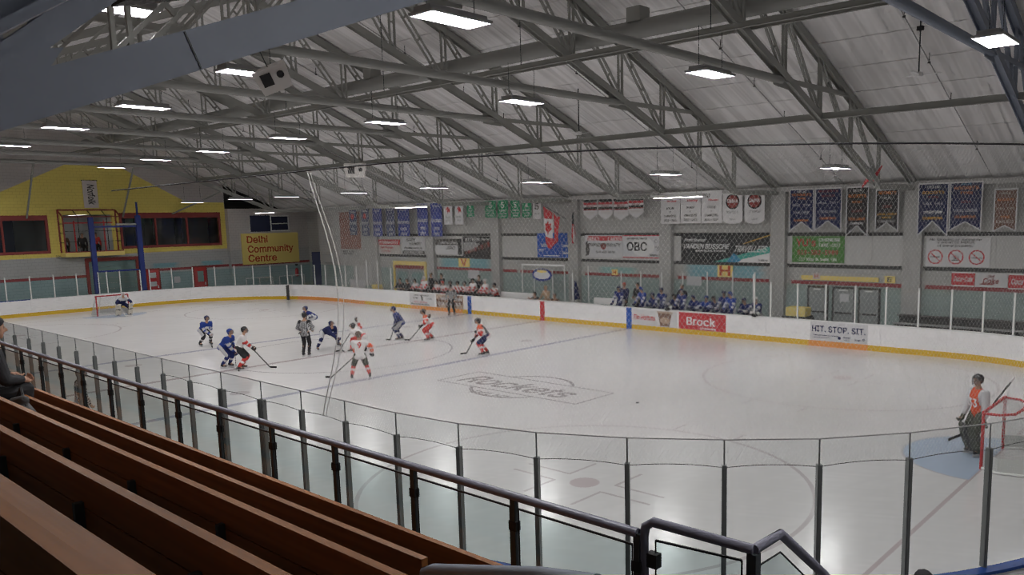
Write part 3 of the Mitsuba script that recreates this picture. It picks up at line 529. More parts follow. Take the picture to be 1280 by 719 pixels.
for nm, z, L in rows:
    for i, (x, y) in enumerate(L):
        l = thing('ceiling_light', f'bright rectangular lamp {nm}, {nth[i]} from the camera', 'ceiling light', f'lamps {nm}')
        M = T().translate([x, y, z]); put('housing', H, l, M=M); put('hanger', Wr, l, M=M @ T().translate([0, -.5, 0])); put('hanger', Wr, l, M=M @ T().translate([0, .5, 0]))
        put('diffuser', {**Dm, 'emitter': dict(type='area', radiance=rgb(LAMP, LAMP*0.985, LAMP*0.97))}, l, M=M)
        if nm == 'along the middle of the roof' and i < 5: put('cable', mikit.ply(bar((0, 0, 1.0), (0, 0, z_roof(y)-z), 0.014, 0.014), 'mat_dark_metal'), l, M=M)
# reflector tubes over the benches
for x0, x1, lab in ((-12.95, -9.7, 'pale fluorescent tube lamp in front of the blue banners'), (6.92, 9.8, 'pale fluorescent tube lamp in front of the white championship banners'), (-30.8, -27.8, 'pale fluorescent tube lamp above the window of the entry wall')):
    l = thing('tube_light', lab, 'tube light')
    obj('reflector', poly([(-0.16, 0), (-0.06, 0.1), (0.06, 0.1), (0.16, 0), (0.15, -0.01), (-0.15, -0.01)][:4], x1-x0).apply_transform(np.array([[0, 0, 1, x0], [1, 0, 0, 12.8], [0, 1, 0, 6.32], [0, 0, 0, 1.0]])), 'white_metal', l)
    put('tube', {**mikit.ply(tube([(x0+0.1, 12.8, 6.27), (x1-0.1, 12.8, 6.27)], 0.022, 8), 'mat_white', True), 'emitter': dict(type='area', radiance=rgb(TUBE, TUBE*0.97, TUBE*0.92))}, l)
    for x in (x0+0.4, x1-0.4): obj('hanger', bar((x, 12.8, 6.4), (x, 12.8, z_roof(12.8)), 0.012, 0.012), 'dark_metal', l)
ll = thing('ceiling_light', 'small lamp glowing inside the caged balcony', 'ceiling light')
obj('housing', bx(-33.6, -33.0, 0.6, 1.8, 6.3, 6.38), 'grey', ll)
put('diffuser', {**mikit.ply(quad((-33.55, 0.65, 6.295), (-33.55, 1.75, 6.295), (-33.05, 1.75, 6.295), (-33.05, 0.65, 6.295)), 'mat_white'), 'emitter': dict(type='area', radiance=rgb(7, 7, 6.8))}, ll)
# ------------------------------------------------------------------ loudspeakers, fans
def speaker(lab, P, yaw, pitch, w, h, d, roll=0):
    s = thing('loudspeaker', lab, 'loudspeaker'); M = T().translate(list(P)).rotate([0, 0, 1], yaw).rotate([0, 1, 0], pitch).rotate([1, 0, 0], roll)
    box_ = poly([(-w/2, h/2), (-w*0.42, -h/2), (w*0.42, -h/2), (w/2, h/2)], d); box_.apply_transform(np.array([[0, 0, 1, -d], [1, 0, 0, 0], [0, 1, 0, 0], [0, 0, 0, 1.0]]))
    put('cabinet', mikit.ply(box_, 'mat_offwhite'), s, M=M); put('horn', mikit.ply(bx(0.0, 0.02, -w*0.32, -w*0.02, -h*0.18, h*0.33), 'mat_black'), s, M=M)
    c = trimesh.creation.cylinder(h*0.15, 0.02, sections=20); c.apply_transform(trimesh.transformations.rotation_matrix(math.pi/2, (0, 1, 0))); c.apply_translation((0.011, w*0.24, h*0.12)); put('tweeter', mikit.ply(c, 'mat_black'), s, M=M)
    put('hanger', mikit.ply(bar((-d/2, 0, h*0.45), (-d/2, 0, h*0.45+0.9), 0.02, 0.02), 'mat_dark_metal'), s, M=M)
speaker('tilted white loudspeaker hanging beside the near row of lamps', (13.0, -9.66, 8.44), -25, 18, 0.74, 0.5, 0.4, 24)
speaker('white loudspeaker hanging over the middle of the rink below the net cable', (-0.68, 1.58, 7.6), -38, 12, 0.92, 0.55, 0.5)
for (x, y, z, lab) in ((21.4, 5.3, 9.25, 'small white ceiling fan under the liner near the top right'), (8.2, 6.0, 8.75, 'small white ceiling fan between the third and fourth trusses')):
    f = thing('ceiling_fan', lab, 'ceiling fan')
    obj('rod', bar((x, y, z), (x, y, z_roof(y)), 0.03, 0.03), 'dark_metal', f); obj('motor', trimesh.creation.cylinder(0.11, 0.12, sections=14).apply_translation((x, y, z)), 'white', f); obj('canopy', trimesh.creation.cylinder(0.1, 0.1, sections=12).apply_translation((x, y, z_roof(y)-0.25)), 'black', f)
    for a in (0.5, 2.6, 4.7): obj('blade', bar((x+0.1*math.cos(a), y+0.1*math.sin(a), z), (x+0.6*math.cos(a), y+0.6*math.sin(a), z+0.02), 0.12, 0.012), 'white', f)
bal = thing('red_streamers', 'red streamers caught on the lower end of a roof truss above the navy banners', 'streamers')
for p, q, r, s in (((18.02, 10.9, 6.75), (17.7, 10.95, 6.35), 0.10, 0.03), ((18.1, 10.95, 6.62), (18.4, 11.0, 7.1), 0.08, 0.02), ((18.15, 10.95, 6.6), (17.9, 11.0, 6.6), 0.06, 0.05)): obj('streamer', tube([p, (np.array(p)+q)/2+(0.03, 0, 0.05), q], [r, (r+s)/2, s], 8), 'sign_red', bal, True)
# ------------------------------------------------------------------ signs on the far wall
def sign(lab, x0, x1, z0, z1, bg, items=(), frame=None, Y=YF-0.06, shapes=()):
    s = thing('advertising_sign', lab, 'sign'); W, Hh = x1-x0, z1-z0
    obj('board', bx(x0, x1, Y-0.025, Y, z0, z1), bg, s)
    if frame: obj('border', cat_([bx(x0, x1, Y-0.03, Y-0.002, z1-0.05, z1), bx(x0, x1, Y-0.03, Y-0.002, z0, z0+0.05)]), frame, s)
    for sh, m in shapes: obj('print', onfar(sh, (x0+x1)/2, Y-0.026, (z0+z1)/2), m, s)
    for (t, m, u, v, h, w, *sl) in items: obj('lettering', onfar(text(t, h*Hh, w*W if w else None, True, sl[0] if sl else 0, 0.008), x0+u*W, Y-0.034, z0+v*Hh), m, s)
R = lambda x0, x1, y0, y1, d=0.006: bx(x0, x1, y0, y1, 0, d)
sign('cream sign headed PHARMASAVE in white on red below the blue banners', -18.6, -16.1, 3.2, 4.2, 'pale_pink', [('PHARMASAVE', 'white', .5, .8, .2, .85), ('Delhi Pharmacy', 'sign_red', .4, .45, .13, .6), ('519 582', 'sign_red', .35, .2, .1, .4)], shapes=[(R(-1.25, 1.25, .12, .5), 'sign_red')])
sign('pale sign with dark green slanted lettering and a dark lower band', -15.85, -13.4, 3.2, 4.35, 'sign_pale', [('GARY', 'stone_dark', .4, .86, .17, .4, .3), ('HENRY', 'stone_dark', .6, .63, .17, .5, .3), ('Plumbing Heat & Gas', 'stone_dark', .5, .38, .11, .8), ('519-582-1037', 'white', .5, .12, .12, .8)], shapes=[(R(-1.2, 1.2, -.55, -.32), 'stone_dark')])
sign('black and white sign lettered JRC, left of the dark AITKEN sign', -12.35, -9.75, 3.25, 4.25, 'sign_pale', [('JRC', 'stone_dark', .6, .42, .2, .35, .2), ('CONTRACTING', 'sign_pale', .5, .75, .14, .7)], shapes=[(R(-1.3, 1.0, .1, .5), 'stone_dark'), (R(.95, 1.3, -.5, .5), 'black')])
sign('dark sign headed AITKEN with a pattern of maroon and grey blocks', -9.6, -6.9, 3.15, 4.4, 'black', [('AITKEN', 'white', .33, .86, .17, .5), ('Chevrolet', 'white', .78, .87, .1, .3)], shapes=[(poly([(-1.3, -.3), (-.4, -.3), (.2, .15), (-.2, .28), (-1.3, .28)], .006), 'grey')]+[(R(-1.2+.3*i, -.98+.3*i, -.5+.07*i, -.32+.09*i, .01), 'dark_red' if i % 2 else 'brown') for i in range(8)])
sign('royal blue sign half hidden by the hanging flag', -3.1, -.55, 3.2, 4.6, 'blue', [('BARRETT', 'white', .3, .5, .13, .35), ('Law', 'white', .85, .5, .13, .2), ('519', 'white', .12, .3, .1, .15), ('Delhi', 'white', .85, .2, .1, .2)], shapes=[(R(-.8, .5, -.62, -.57), 'white')])
sign('white sign reading GREAT LAKES PHYSIOTHERAPY with a red heading', .55, 3.13, 3.28, 4.48, 'sign_pale', [('GREAT', 'white', .22, .82, .16, .34), ('LAKES', 'white', .8, .82, .16, .34), ('PHYSIOTHERAPY', 'stone_dark', .53, .56, .15, .86), ('519 429 3070', 'stone_dark', .55, .24, .1, .5)], shapes=[(R(-1.1, 1.28, .3, .55), 'sign_red'), (disc(.18, .18), 'dark_red'), (poly([(-1.25, -.55), (-1.05, -.5), (-.95, -.2), (-1.1, .3), (-1.25, .2)], .008), 'stone_dark')])
sign('white sign with large black OBC in an oval between red lines', 3.16, 5.78, 3.28, 4.48, 'sign_pale', [('OBC', 'black', .36, .5, .36, .5), ('ONTARIO BELTING CO', 'stone_dark', .36, .85, .07, .5), ('since', 'grey', .85, .5, .1, .12), ('Simcoe, ON', 'stone_dark', .82, .14, .09, .3)], 'sign_red', shapes=[(disc(.75, .5, depth=.004), 'white'), (at(ellipse_ring(.1, .1, .03), .85, .28), 'grey'), (at(ellipse_ring(.08, .08, .03), .95, -.15), 'grey')])
sign('long black sign reading VANDEN BUSSCHE with a green slash at its right', 6.85, 11.85, 3.17, 4.58, 'black', [('Proud Sponsor', 'white', .17, .76, .1, .25, .25), ('VANDEN BUSSCHE', 'white', .29, .54, .16, .52, .25), ('IRRIGATION', 'white', .34, .38, .06, .34), ('DELHI', 'grey', .46, .75, .05, .1), ('TRAVELLERS', 'white', .78, .46, .2, .34, .45), ('delhi.ca', 'stone_dark', .91, .09, .06, .1)], shapes=[(poly([(-.6, -.7), (2.5, -.7), (2.5, .1)], .004), 'teal'), (poly([(.3, -.7), (2.5, -.7), (2.5, -.2)], .005), 'white'), (poly([(.1, -.7), (.5, -.25), (.9, -.6), (.7, -.7)], .006), 'sky_teal'), (poly([(1.0, .2), (2.4, .62), (2.4, .58), (1.0, .16)], .006), 'gold')])
sign("green sign reading Yu's Chinese take-out beside the three grey doors", 12.85, 15.28, 3.25, 4.42, 'sign_green', [("YU's", 'sign_red', .27, .76, .27, .38), ('CHINESE', 'white', .72, .86, .12, .4), ('TAKE-OUT', 'white', .72, .66, .12, .42), ('519-582-5989', 'sign_red', .5, .38, .17, .78), ('137 King St. Delhi, ON', 'white', .5, .12, .1, .72)])
noS = [(at(ellipse_ring(.29, .29, .045), x, -.2), 'sign_red') for x in (-.83, -.05, .72)]+[(bar((x-.2, -.02, .004), (x+.2, -.38, .004), .035, .012), 'sign_red') for x in (-.83, -.05, .72)]
noS += [(R(-1.02, -.66, -.22, -.18), 'stone_dark'), (R(-.2, .1, -.34, -.3), 'stone_dark'), (R(.52, .95, -.24, -.21), 'stone_dark')]+[(bar((-.05, -.27, .004), (-.05+.16*math.cos(a), -.27+.16*math.sin(a), .004), .02, .01), 'stone_dark') for a in (.4, .9, 1.57, 2.2, 2.7)]
sign('white no smoking sign with three red crossed circles', 18.7, 21.1, 3.2, 4.37, 'sign_white', [('No Smoking or vaping on', 'stone_dark', .46, .93, .085, .8), ('or within 20 Metres', 'stone_dark', .46, .83, .075, .6), ('of arena property.', 'stone_dark', .46, .72, .075, .56)], shapes=noS)
sign('red soft drink sign with white script, left of the white one', 19.72, 20.58, 2.42, 3.0, 'sign_red', [('Coca-Cola', 'white', .5, .52, .34, .8, .2)], 'white', YF-.02)
sign('white soft drink sign with dark red script between two red ones', 20.6, 21.75, 2.42, 2.98, 'sign_white', [('Diet', 'dark_red', .5, .78, .18, .2, .2), ('Coke', 'dark_red', .5, .45, .36, .5, .2)], None, YF-.02, [(R(-.4, .1, -.18, -.13), 'dark_red')])
sign('red soft drink sign with white script at the right edge of the far wall', 21.78, 22.9, 2.38, 2.98, 'sign_red', [('Coca-Cola', 'white', .5, .5, .34, .8, .2)], 'white', YF-.02)
sign('yellow letter board V over turquoise paint behind the red team', -10.15, -9.1, 2.46, 3.08, 'sign_yellow', [('V', 'letter_red', .5, .5, .7, .55)], None, YF-.02)
sign('small yellow letter board H right of the penalty box', 2.37, 2.76, 2.32, 2.64, 'sign_yellow', [('H', 'letter_red', .5, .5, .6, .5)], None, YF-.02)
sign('large yellow letter board H over turquoise paint behind the blue team', 8.93, 9.78, 2.44, 3.06, 'sign_yellow', [('H', 'letter_red', .5, .5, .75, .7)], None, YF-.02)
sign('small letter board H above the grey doors', 13.86, 14.2, 2.5, 2.78, 'pale_pink', [('H', 'letter_red', .5, .5, .6, .5)], None, YF-.04)
sign('small yellow letter board E at the right end of the yellow strip', 17.05, 17.5, 2.44, 2.74, 'sign_yellow', [('E', 'stone_dark', .5, .5, .6, .45)], None, YF-.04)
obj('yellow_strip', bx(13.3, 16.8, YF-.06, YF-.025, 2.46, 2.66), 'sign_yellow', label='long yellow strip above the three grey doors', cat='strip')
sign('dark painted lettering on the wall under the brown brick patch', -23.4, -21.4, 3.04, 3.42, 'mid_grey', [('PULL FOR', 'stone_dark', .5, .72, .32, .7), ('EMERGENCY', 'stone_dark', .5, .28, .3, .7)], None, YF-.005)
for x0, x1, z0, z1, lab in ((-9.28, -8.25, 1.75, 2.28, 'white sheet on the wall behind the red team bench'), (7.15, 8.0, 1.95, 2.42, 'white sheet on the wall behind the blue team bench')): obj('white_sheet', bx(x0, x1, YF-.03, YF-.004, z0, z1), 'sign_pale', label=lab, cat='notice')
# adverts on the boards
def board_ad(lab, x0, x1, z0, z1, bg, items, shapes=()):
    s = thing('board_advert', lab, 'advertisement'); W, Hh = x1-x0, z1-z0; Y = 12.392
    obj('print', bx(x0, x1, Y-.006, Y+.006, z0, z1), bg, s)
    for sh, m in shapes: obj('shape', onfar(sh, (x0+x1)/2, Y-.006, (z0+z1)/2), m, s)
    for (t, m, u, v, h, w, *sl) in items: obj('lettering', onfar(text(t, h*Hh, w*W if w else None, sl[1] if len(sl) > 1 else True, sl[0] if sl else 0, .006), x0+u*W, Y-.01, z0+v*Hh), m, s)
board_ad('red board advert with large white Brock lettering', 8.7, 11.18, .23, 1.0, 'sign_red', [('Brock', 'white', .48, .5, .45, .62), ('University', 'white', .64, .12, .14, .33)])
board_ad('white board advert with red Tim Hortons script beside a coffee cup', 6.02, 8.6, .23, 1.0, 'sign_white', [('Tim Hortons', 'sign_red', .27, .5, .3, .5, .15)], [(poly([(.35, -.35), (.85, -.35), (1.0, .3), (.2, .3)], .004), 'coffee'), (R(.16, 1.04, .26, .35, .006), 'coffee_light'), (disc(.28, .16, depth=.006).apply_translation((.6, -.08, 0)), 'coffee_light')])
hs = board_ad('pale board advert reading HIT. STOP. SIT. above an orange kick strip', 15.16, 17.55, .24, 1.02, 'sign_pale', [('HIT. STOP. SIT.', 'navy', .5, .63, .3, .93), ('When you suspect a concussion', 'navy', .28, .3, .055, .45), ('rowanslaw.ca', 'navy', .2, .17, .045, .3), ('Rowan', 'navy', .65, .26, .07, .12), ("'s Law", 'navy', .65, .13, .06, .1), ('Ontario', 'navy', .84, .17, .08, .12)], [(at(disc(.06, .06, depth=.006), .05, -.23), 'navy'), (at(ellipse_ring(.055, .055, .02, depth=.006), 1.05, -.23), 'navy')])
obj('orange_strip', bx(15.1, 17.57, 12.37, 12.385, 0, .23), 'orange_kick', boards, label='orange length of kick strip under the HIT. STOP. SIT. advert')
board_ad('grey white board advert with small dark and red lettering left of the linesman', -11.4, -8.95, .23, 1.0, 'sign_white', [('Delhi & District', 'stone_dark', .48, .84, .1, .6), ('BANK', 'stone_dark', .25, .6, .1, .22), ('LOAN', 'stone_dark', .78, .6, .1, .2), ('Proud Supporter', 'sign_red', .45, .3, .08, .5), ('Minor Hockey Association', 'stone_dark', .45, .13, .1, .75)], [(R(-.08, .1, -.05, .26), 'stone_dark')])
board_ad('maroon and grey patterned board advert behind the linesman', -8.8, -6.35, .23, 1.02, 'coffee_light', [('WESTERN', 'sign_pale', .55, .7, .22, .8), ('EQUIPMENT', 'sign_pale', .5, .3, .22, .85)], [(R(-1.2+.27*i, -1.0+.27*i, -.35+.1*(i % 3), .1+.1*(i % 4)), 'brown') for i in range(9)])
# ------------------------------------------------------------------ banners on the eave beam
def banner(lab, x0, x1, z0, z1, bg, items, tail=0.0, edge=None, shape='tail', group=None):
    z1 = min(z1, 6.58)
    b = thing('championship_banner', lab, 'banner', group); W, Hh = x1-x0, z1-z0; Y = 14.965
    if shape == 'tail': pts = [(-W/2, Hh/2), (-W/2, -Hh/2), (0, -Hh/2+tail), (W/2, -Hh/2), (W/2, Hh/2)]
    elif shape == 'point': pts = [(-W/2, Hh/2), (-W/2, -Hh/2+tail), (0, -Hh/2), (W/2, -Hh/2+tail), (W/2, Hh/2)]
    else: pts = [(-W/2, Hh/2)]+[(W/2*-math.cos(a), -Hh/2+tail-tail*math.sin(a)) for a in np.linspace(0, math.pi, 12)]+[(W/2, Hh/2)]
    P = Polygon(pts); cx, cz = (x0+x1)/2, (z0+z1)/2
    obj('cloth', onfar(poly(P, .012), cx, Y, cz), bg, b)
    if edge: obj('edging', onfar(poly(P.difference(P.buffer(-.04)), .02), cx, Y+.002, cz), edge, b)
    obj('hanging_rod', bar((x0, Y+.002, z1), (x1, Y+.002, z1), .03, .03), 'white_metal', b)
    for xx in (x0+.08, x1-.08):
        if z1 < 6.5: obj('cord', bar((xx, Y+.02, z1-.02), (xx, Y+.034, 6.5), .012, .012), 'white_metal', b)
    for n_, (t, m, u, v, h, *sl) in enumerate(items):
        w = sl.pop(0) if sl else None
        if t == '#': obj('patch', onfar(h, x0+u*W, Y-.013-.001*n_, z0+v*Hh), m, b)
        else: obj('lettering', onfar(text(t, h*Hh, w*W if w else None, True, sl[0] if sl else 0, .006), x0+u*W, Y-.022, z0+v*Hh), m, b)
yrs = [('2004', '2005'), ('2006', '2007'), ('2008', '2009'), ('2006', '2007'), ('2009', '2010'), ('2016', '2019'), ('2009', '2007')]
for i, ((x0, x1, z0, z1), c) in enumerate(zip([(-21.3, -20.4, 4.52, 6.35), (-19.8, -18.9, 4.46, 6.4), (-18.45, -17.4, 4.42, 6.4), (-16.9, -15.95, 4.42, 6.42), (-15.6, -14.35, 4.46, 6.4), (-13.5, -12.42, 4.46, 6.62), (-12.1, -11.0, 4.42, 6.6)], ['banner_slate', 'banner_slate', 'banner_blue', 'banner_slate', 'banner_blue', 'banner_blue', 'banner_blue'])):
    it = [('Rockets', 'sign_pale', .5, .48, .11, .95, .45), (yrs[i][0], 'sign_pale', .5, .24, .08, .5), (yrs[i][1], 'sign_pale', .5, .08, .08, .5), ('DELHI', 'sign_pale', .5, .9, .06, .6)]
    if i < 2: it.append(('#', 'sign_red', .45, .72, disc(.2, .2, depth=.006)))
    banner(f'{["dark slate", "dark slate", "blue", "slate blue", "bright blue", "royal blue", "royal blue"][i]} team banner with slanted white script, {["leftmost", "second", "third", "fourth", "fifth", "sixth", "last"][i]} of the seven from the left', x0, x1, z0, z1, c, it, 0, None, 'tail', 'blue banners on the far wall')
for i, (x0, x1) in enumerate(((-10.8, -10.0), (-9.72, -8.95))): banner(f'narrow white banner with a red maple leaf shape, {["left", "right"][i]} one of the pair', x0, x1, 5.17, 6.5, 'sign_pale', [('#', 'sign_red', .5, .68, poly([(0, .22), (.16, .1), (.2, -.16), (.04, -.08), (-.05, -.2), (-.06, 0), (-.2, .06)], .006)), ('DELHI', 'grey', .5, .35, .07, .6), ('2002', 'grey', .5, .2, .06, .6)], group='white banners with a red leaf')
for i, (x0, x1, z0, z1) in enumerate(((-8.6, -7.95, 5.64, 6.48), (-6.95, -6.0, 5.56, 6.62), (-5.85, -4.98, 5.5, 6.6), (-4.75, -3.98, 5.53, 6.55), (-3.82, -3.06, 5.52, 6.52))):
    banner(f'green banner with white figures, {["leftmost and smallest", "second", "third", "fourth", "rightmost"][i]} of the five', x0, x1, z0, z1, 'green', [('5' if i < 4 else '4', 'white', .5, .72, .3, .3), ('LEAFS', 'white', .5, .42, .1, .6), ('FALL FAIR', 'sign_pale', .5, .25, .08, .7), ('1995', 'white', .5, .1, .09, .5)], group='green banners on the far wall')
banner('narrow white banner with a dark figure 5 at the right of the green ones', -2.94, -2.3, 5.41, 6.45, 'sign_white', [('5', 'stone_dark', .5, .7, .34, .5), ('DELHI', 'grey', .5, .3, .08, .6)])
for i, (x0, x1, z0, z1) in enumerate(((.85, 1.82, 5.31, 6.4), (1.9, 2.86, 5.3, 6.4), (2.93, 3.9, 5.25, 6.4), (3.93, 4.88, 5.35, 6.42))):
    banner(f'white pennant with black and red bands and pointed foot, {["first", "second", "third", "fourth"][i]} of four from the left', x0, x1, z0, z1, 'sign_white', [('#', 'black', .5, .93, bx(-.46, .46, -.06, .07, 0, .004)), ('#', 'sign_red', .5, .8, bx(-.46, .46, -.07, .06, 0, .005)), ('#', 'black', .5, .58, bx(-.46, .46, -.06, .05, 0, .005)), ('#', 'dark_red', .5, .5, bx(-.46, .46, -.03, .03, 0, .006)), ('88 89', 'dark_red', .5, .68, .08, .5), ('DELHI', 'black', .5, .86, .07, .6), ('OMHA', 'pale_pink', .5, .35, .07, .6)], .3, None, 'point', 'white pennants with bands')
for i, ((x0, x1, z0, z1), L) in enumerate(zip(((5.95, 7.08, 5.05, 6.8), (7.13, 8.28, 5.07, 6.8), (8.32, 9.46, 5.06, 6.8)), (('ATOM', 'C', 'CHAMPIONS', '2012 - 2013'), ('PEEWEE', 'C', 'FINALISTS', '2012 - 2013'), ('NOVICE', 'C', 'CHAMPIONS', '2014 - 2015')))):
    banner(f'large white banner reading {L[0].lower()} {L[2].lower()}', x0, x1, z0, z1, 'sign_white', [(L[0], 'stone_dark', .5, .5, .07, .4), (L[1], 'stone_dark', .5, .38, .06, .06), (L[2], 'stone_dark', .5, .25, .07, .65), (L[3], 'stone_dark', .5, .11, .07, .66), ('SO', 'stone_dark', .3, .86, .12, .22, .3), ('Hockey', 'sign_red', .6, .73, .06, .5, .2)])
for i, ((x0, x1), L) in enumerate((((9.5, 10.55), 'NOVICE C'), ((10.65, 11.68), 'TYKE'))):
    banner(f'white banner with a black and red roundel and rounded foot reading {L.lower()}', x0, x1, 5.0, 6.42, 'sign_white', [('#', 'dark_red', .5, .74, disc(.36, .36, depth=.005)), ('#', 'black', .5, .74, ellipse_ring(.36, .36, .06, depth=.007)), ('OMHA', 'white', .5, .76, .12, .55), (L, 'grey', .5, .4, .08, .6), ('2015', 'grey', .5, .16, .05, .3)], .22, None, 'round')
navy = [((12.9, 14.05, 4.62, 6.5), 'navy', .42, (('DELHI', 'white', .94, .05, .4), ('ROCKETS', 'orange', .87, .06, .8), ('TYKE', 'orange', .78, .06, .35), ('2016    2017', 'sign_pale', .63, .05, .75), ('LOCAL LEAGUE', 'sign_pale', .46, .05, .6), ('CHAMPIONS', 'orange', .27, .06, .6))),
        ((14.1, 15.3, 4.65, 6.5), 'navy', .42, (('ROCKETS', 'dark_red', .93, .06, .75), ('NOVICE', 'dark_red', .82, .06, .5), ('2016    2017', 'sign_pale', .66, .05, .75), ('LOCAL LEAGUE', 'sign_pale', .46, .05, .6), ('CHAMPIONS', 'orange', .3, .06, .6))),
        ((15.5, 16.45, 4.41, 6.5), 'banner_black', .45, (('DELHI', 'white', .93, .05, .4), ('ROCKETS', 'orange', .82, .07, .8), ('HOCKEY', 'orange', .7, .05, .45), ('2009', 'dark_red', .52, .06, .5), ('LOCAL LEAGUE', 'orange', .36, .06, .75), ('CHAMPIONS', 'sign_pale', .27, .05, .6))),
        ((16.75, 17.7, 4.61, 6.35), 'banner_black', .36, (('ROCKETS', 'orange', .92, .08, .75), ('DELHI', 'sign_pale', .8, .05, .4), ('2008', 'dark_red', .6, .08, .4), ('LOCAL LEAGUE', 'gold', .42, .06, .85), ('BANTAM', 'gold', .34, .05, .4), ('CHAMPIONS', 'sign_pale', .25, .06, .65))),
        ((18.45, 19.62, 4.41, 6.52), 'navy', .6, (('DELHI', 'white', .93, .05, .4), ('ROCKETS', 'gold', .83, .06, .7), ('TYKE', 'dark_red', .74, .05, .35), ('2015    2016', 'sign_pale', .62, .04, .6), ('INTERTOWN', 'white', .46, .06, .6), ('CHAMPIONS', 'gold', .35, .06, .65))),
        ((19.66, 20.84, 4.63, 6.52), 'navy', .34, (('DELHI', 'sky_teal', .96, .04, .3), ('ROCKETS', 'orange', .88, .07, .75), ('TYKE', 'orange', .78, .06, .4), ('2014', 'dark_red', .6, .06, .3), ('LOCAL LEAGUE', 'sign_pale', .42, .07, .72), ('CHAMPIONS', 'orange', .29, .06, .65))),
        ((21.25, 22.05, 4.59, 6.2), 'brown', .22, (('DELHI', 'pale_pink', .9, .05, .4), ('ROCKETS', 'orange', .75, .06, .7), ('2001   2002', 'pale_pink', .55, .05, .8), ('TYKE', 'orange', .35, .06, .4), ('FINALISTS', 'pale_pink', .24, .07, .75)))]
nl = ['navy swallowtail banner with orange lettering, leftmost of the navy banners', 'navy swallowtail banner lettered ROCKETS NOVICE, second of the navy banners', 'longer black swallowtail banner between the navy banners and the truss end', 'black swallowtail banner under the truss end with the red streamers', 'navy banner with a deep swallowtail reading INTERTOWN', 'navy swallowtail banner reading LOCAL LEAGUE at the right', 'narrow brown swallowtail banner reading FINALISTS']
for (r, bg, tl, it), lab in zip(navy, nl): banner(lab, *r, bg, [(t, m, .5, v, h*.8, w) for t, m, v, h, w in it], tl, 'sign_pale')
# flags
fl = thing('flag', 'red and white maple leaf flag hanging on a slanted pole from the far wall', 'flag')
def wavy(P, X, Y, Z, amp):
    m = poly(P, .012); m = m.subdivide().subdivide(); m = onfar(m, X, Y, Z); m.vertices[:, 1] += amp*np.sin((m.vertices[:, 0]-X)*7+m.vertices[:, 2]*1.5); return m
obj('red_left', wavy(Polygon([(-.62, 1.2), (-.05, .85), (-.05, -.9), (-.2, -1.15), (-.5, -.75), (-.58, .3)]).intersection(sbox(-.7, .52, 0, 1.3)), -.75, 14.2, 4.9, .05), 'sign_red', fl)
obj('white_band', wavy(Polygon([(-.62, .5), (.0, .42), (-.02, -.62), (-.56, -.5)]), -.75, 14.19, 4.95, .05), 'sign_white', fl)
obj('leaf', wavy(Polygon([(-.3, .36), (-.22, .2), (-.1, .24), (-.14, .02), (-.06, -.08), (-.26, -.26), (-.3, -.4), (-.34, -.26), (-.52, -.08), (-.46, .02), (-.5, .24), (-.38, .2)]), -.75, 14.175, 4.93, .05), 'red', fl)
obj('red_lower', wavy(Polygon([(-.58, -.48), (.02, -.6), (.12, -.9), (-.12, -1.2), (-.42, -1.12), (-.6, -.75)]), -.75, 14.2, 4.95, .05), 'sign_red', fl)
obj('red_fold', wavy(Polygon([(.0, .8), (.22, .62), (.55, .55), (.5, .1), (.34, -.4), (.3, -.75), (.06, -.95)]), -.75, 14.24, 4.95, .07), 'sign_red', fl)
obj('pole', bar((-1.4, 14.22, 6.15), (-.9, YF-.02, 5.4), .03, .03), 'dark_metal', fl)
f2 = thing('flag', 'furled red and white flag hanging from a dark bracket on a wall column', 'flag')
obj('cloth', tube([(.12, 14.9, 5.1), (.16, 14.9, 4.6), (.1, 14.9, 4.05)], [.05, .11, .06], 8), 'sign_red', f2, True); obj('white_fold', tube([(.2, 14.85, 5.0), (.24, 14.85, 4.5), (.2, 14.85, 4.1)], [.02, .06, .03], 6), 'sign_white', f2, True)
obj('bracket', cat_([bar((-.1, YF-.3, 5.3), (.15, 14.85, 5.7), .05, .05), bar((.15, 14.85, 5.75), (.12, 14.9, 5.1), .07, .07)]), 'dark_metal', f2)
f3 = thing('flag', 'white banner with dark script hanging on the yellow gable above the caged balcony', 'flag')
obj('cloth', bx(XE+.05, XE+.07, 1.25, 2.15, 6.75, 8.6), 'pale_pink', f3); obj('lettering', onend(text('Norfolk', .42, 1.35, True, .1).apply_transform(trimesh.transformations.rotation_matrix(-math.pi/2, (0, 0, 1))), XE+.075, 1.75, 7.65), 'stone_dark', f3); obj('rod', bar((XE+.05, 1.2, 8.6), (XE+.05, 2.2, 8.6), .04, .04), 'dark_metal', f3)
# the yellow name board at the entry
es = thing('name_sign', 'yellow sign reading Delhi Community Centre in dark red', 'sign')
obj('board', bx(-31.55, -31.46, 11.9, 16.75, 2.3, 4.72), 'sign_yellow', es)
for t, w, y, z in (('Delhi', 1.75, 13.2, 4.25), ('Community', 3.9, 14.3, 3.5), ('Centre', 2.4, 13.55, 2.78)): obj('lettering', onend(text(t, .52, w, True), -31.46, y, z), 'letter_red', es)

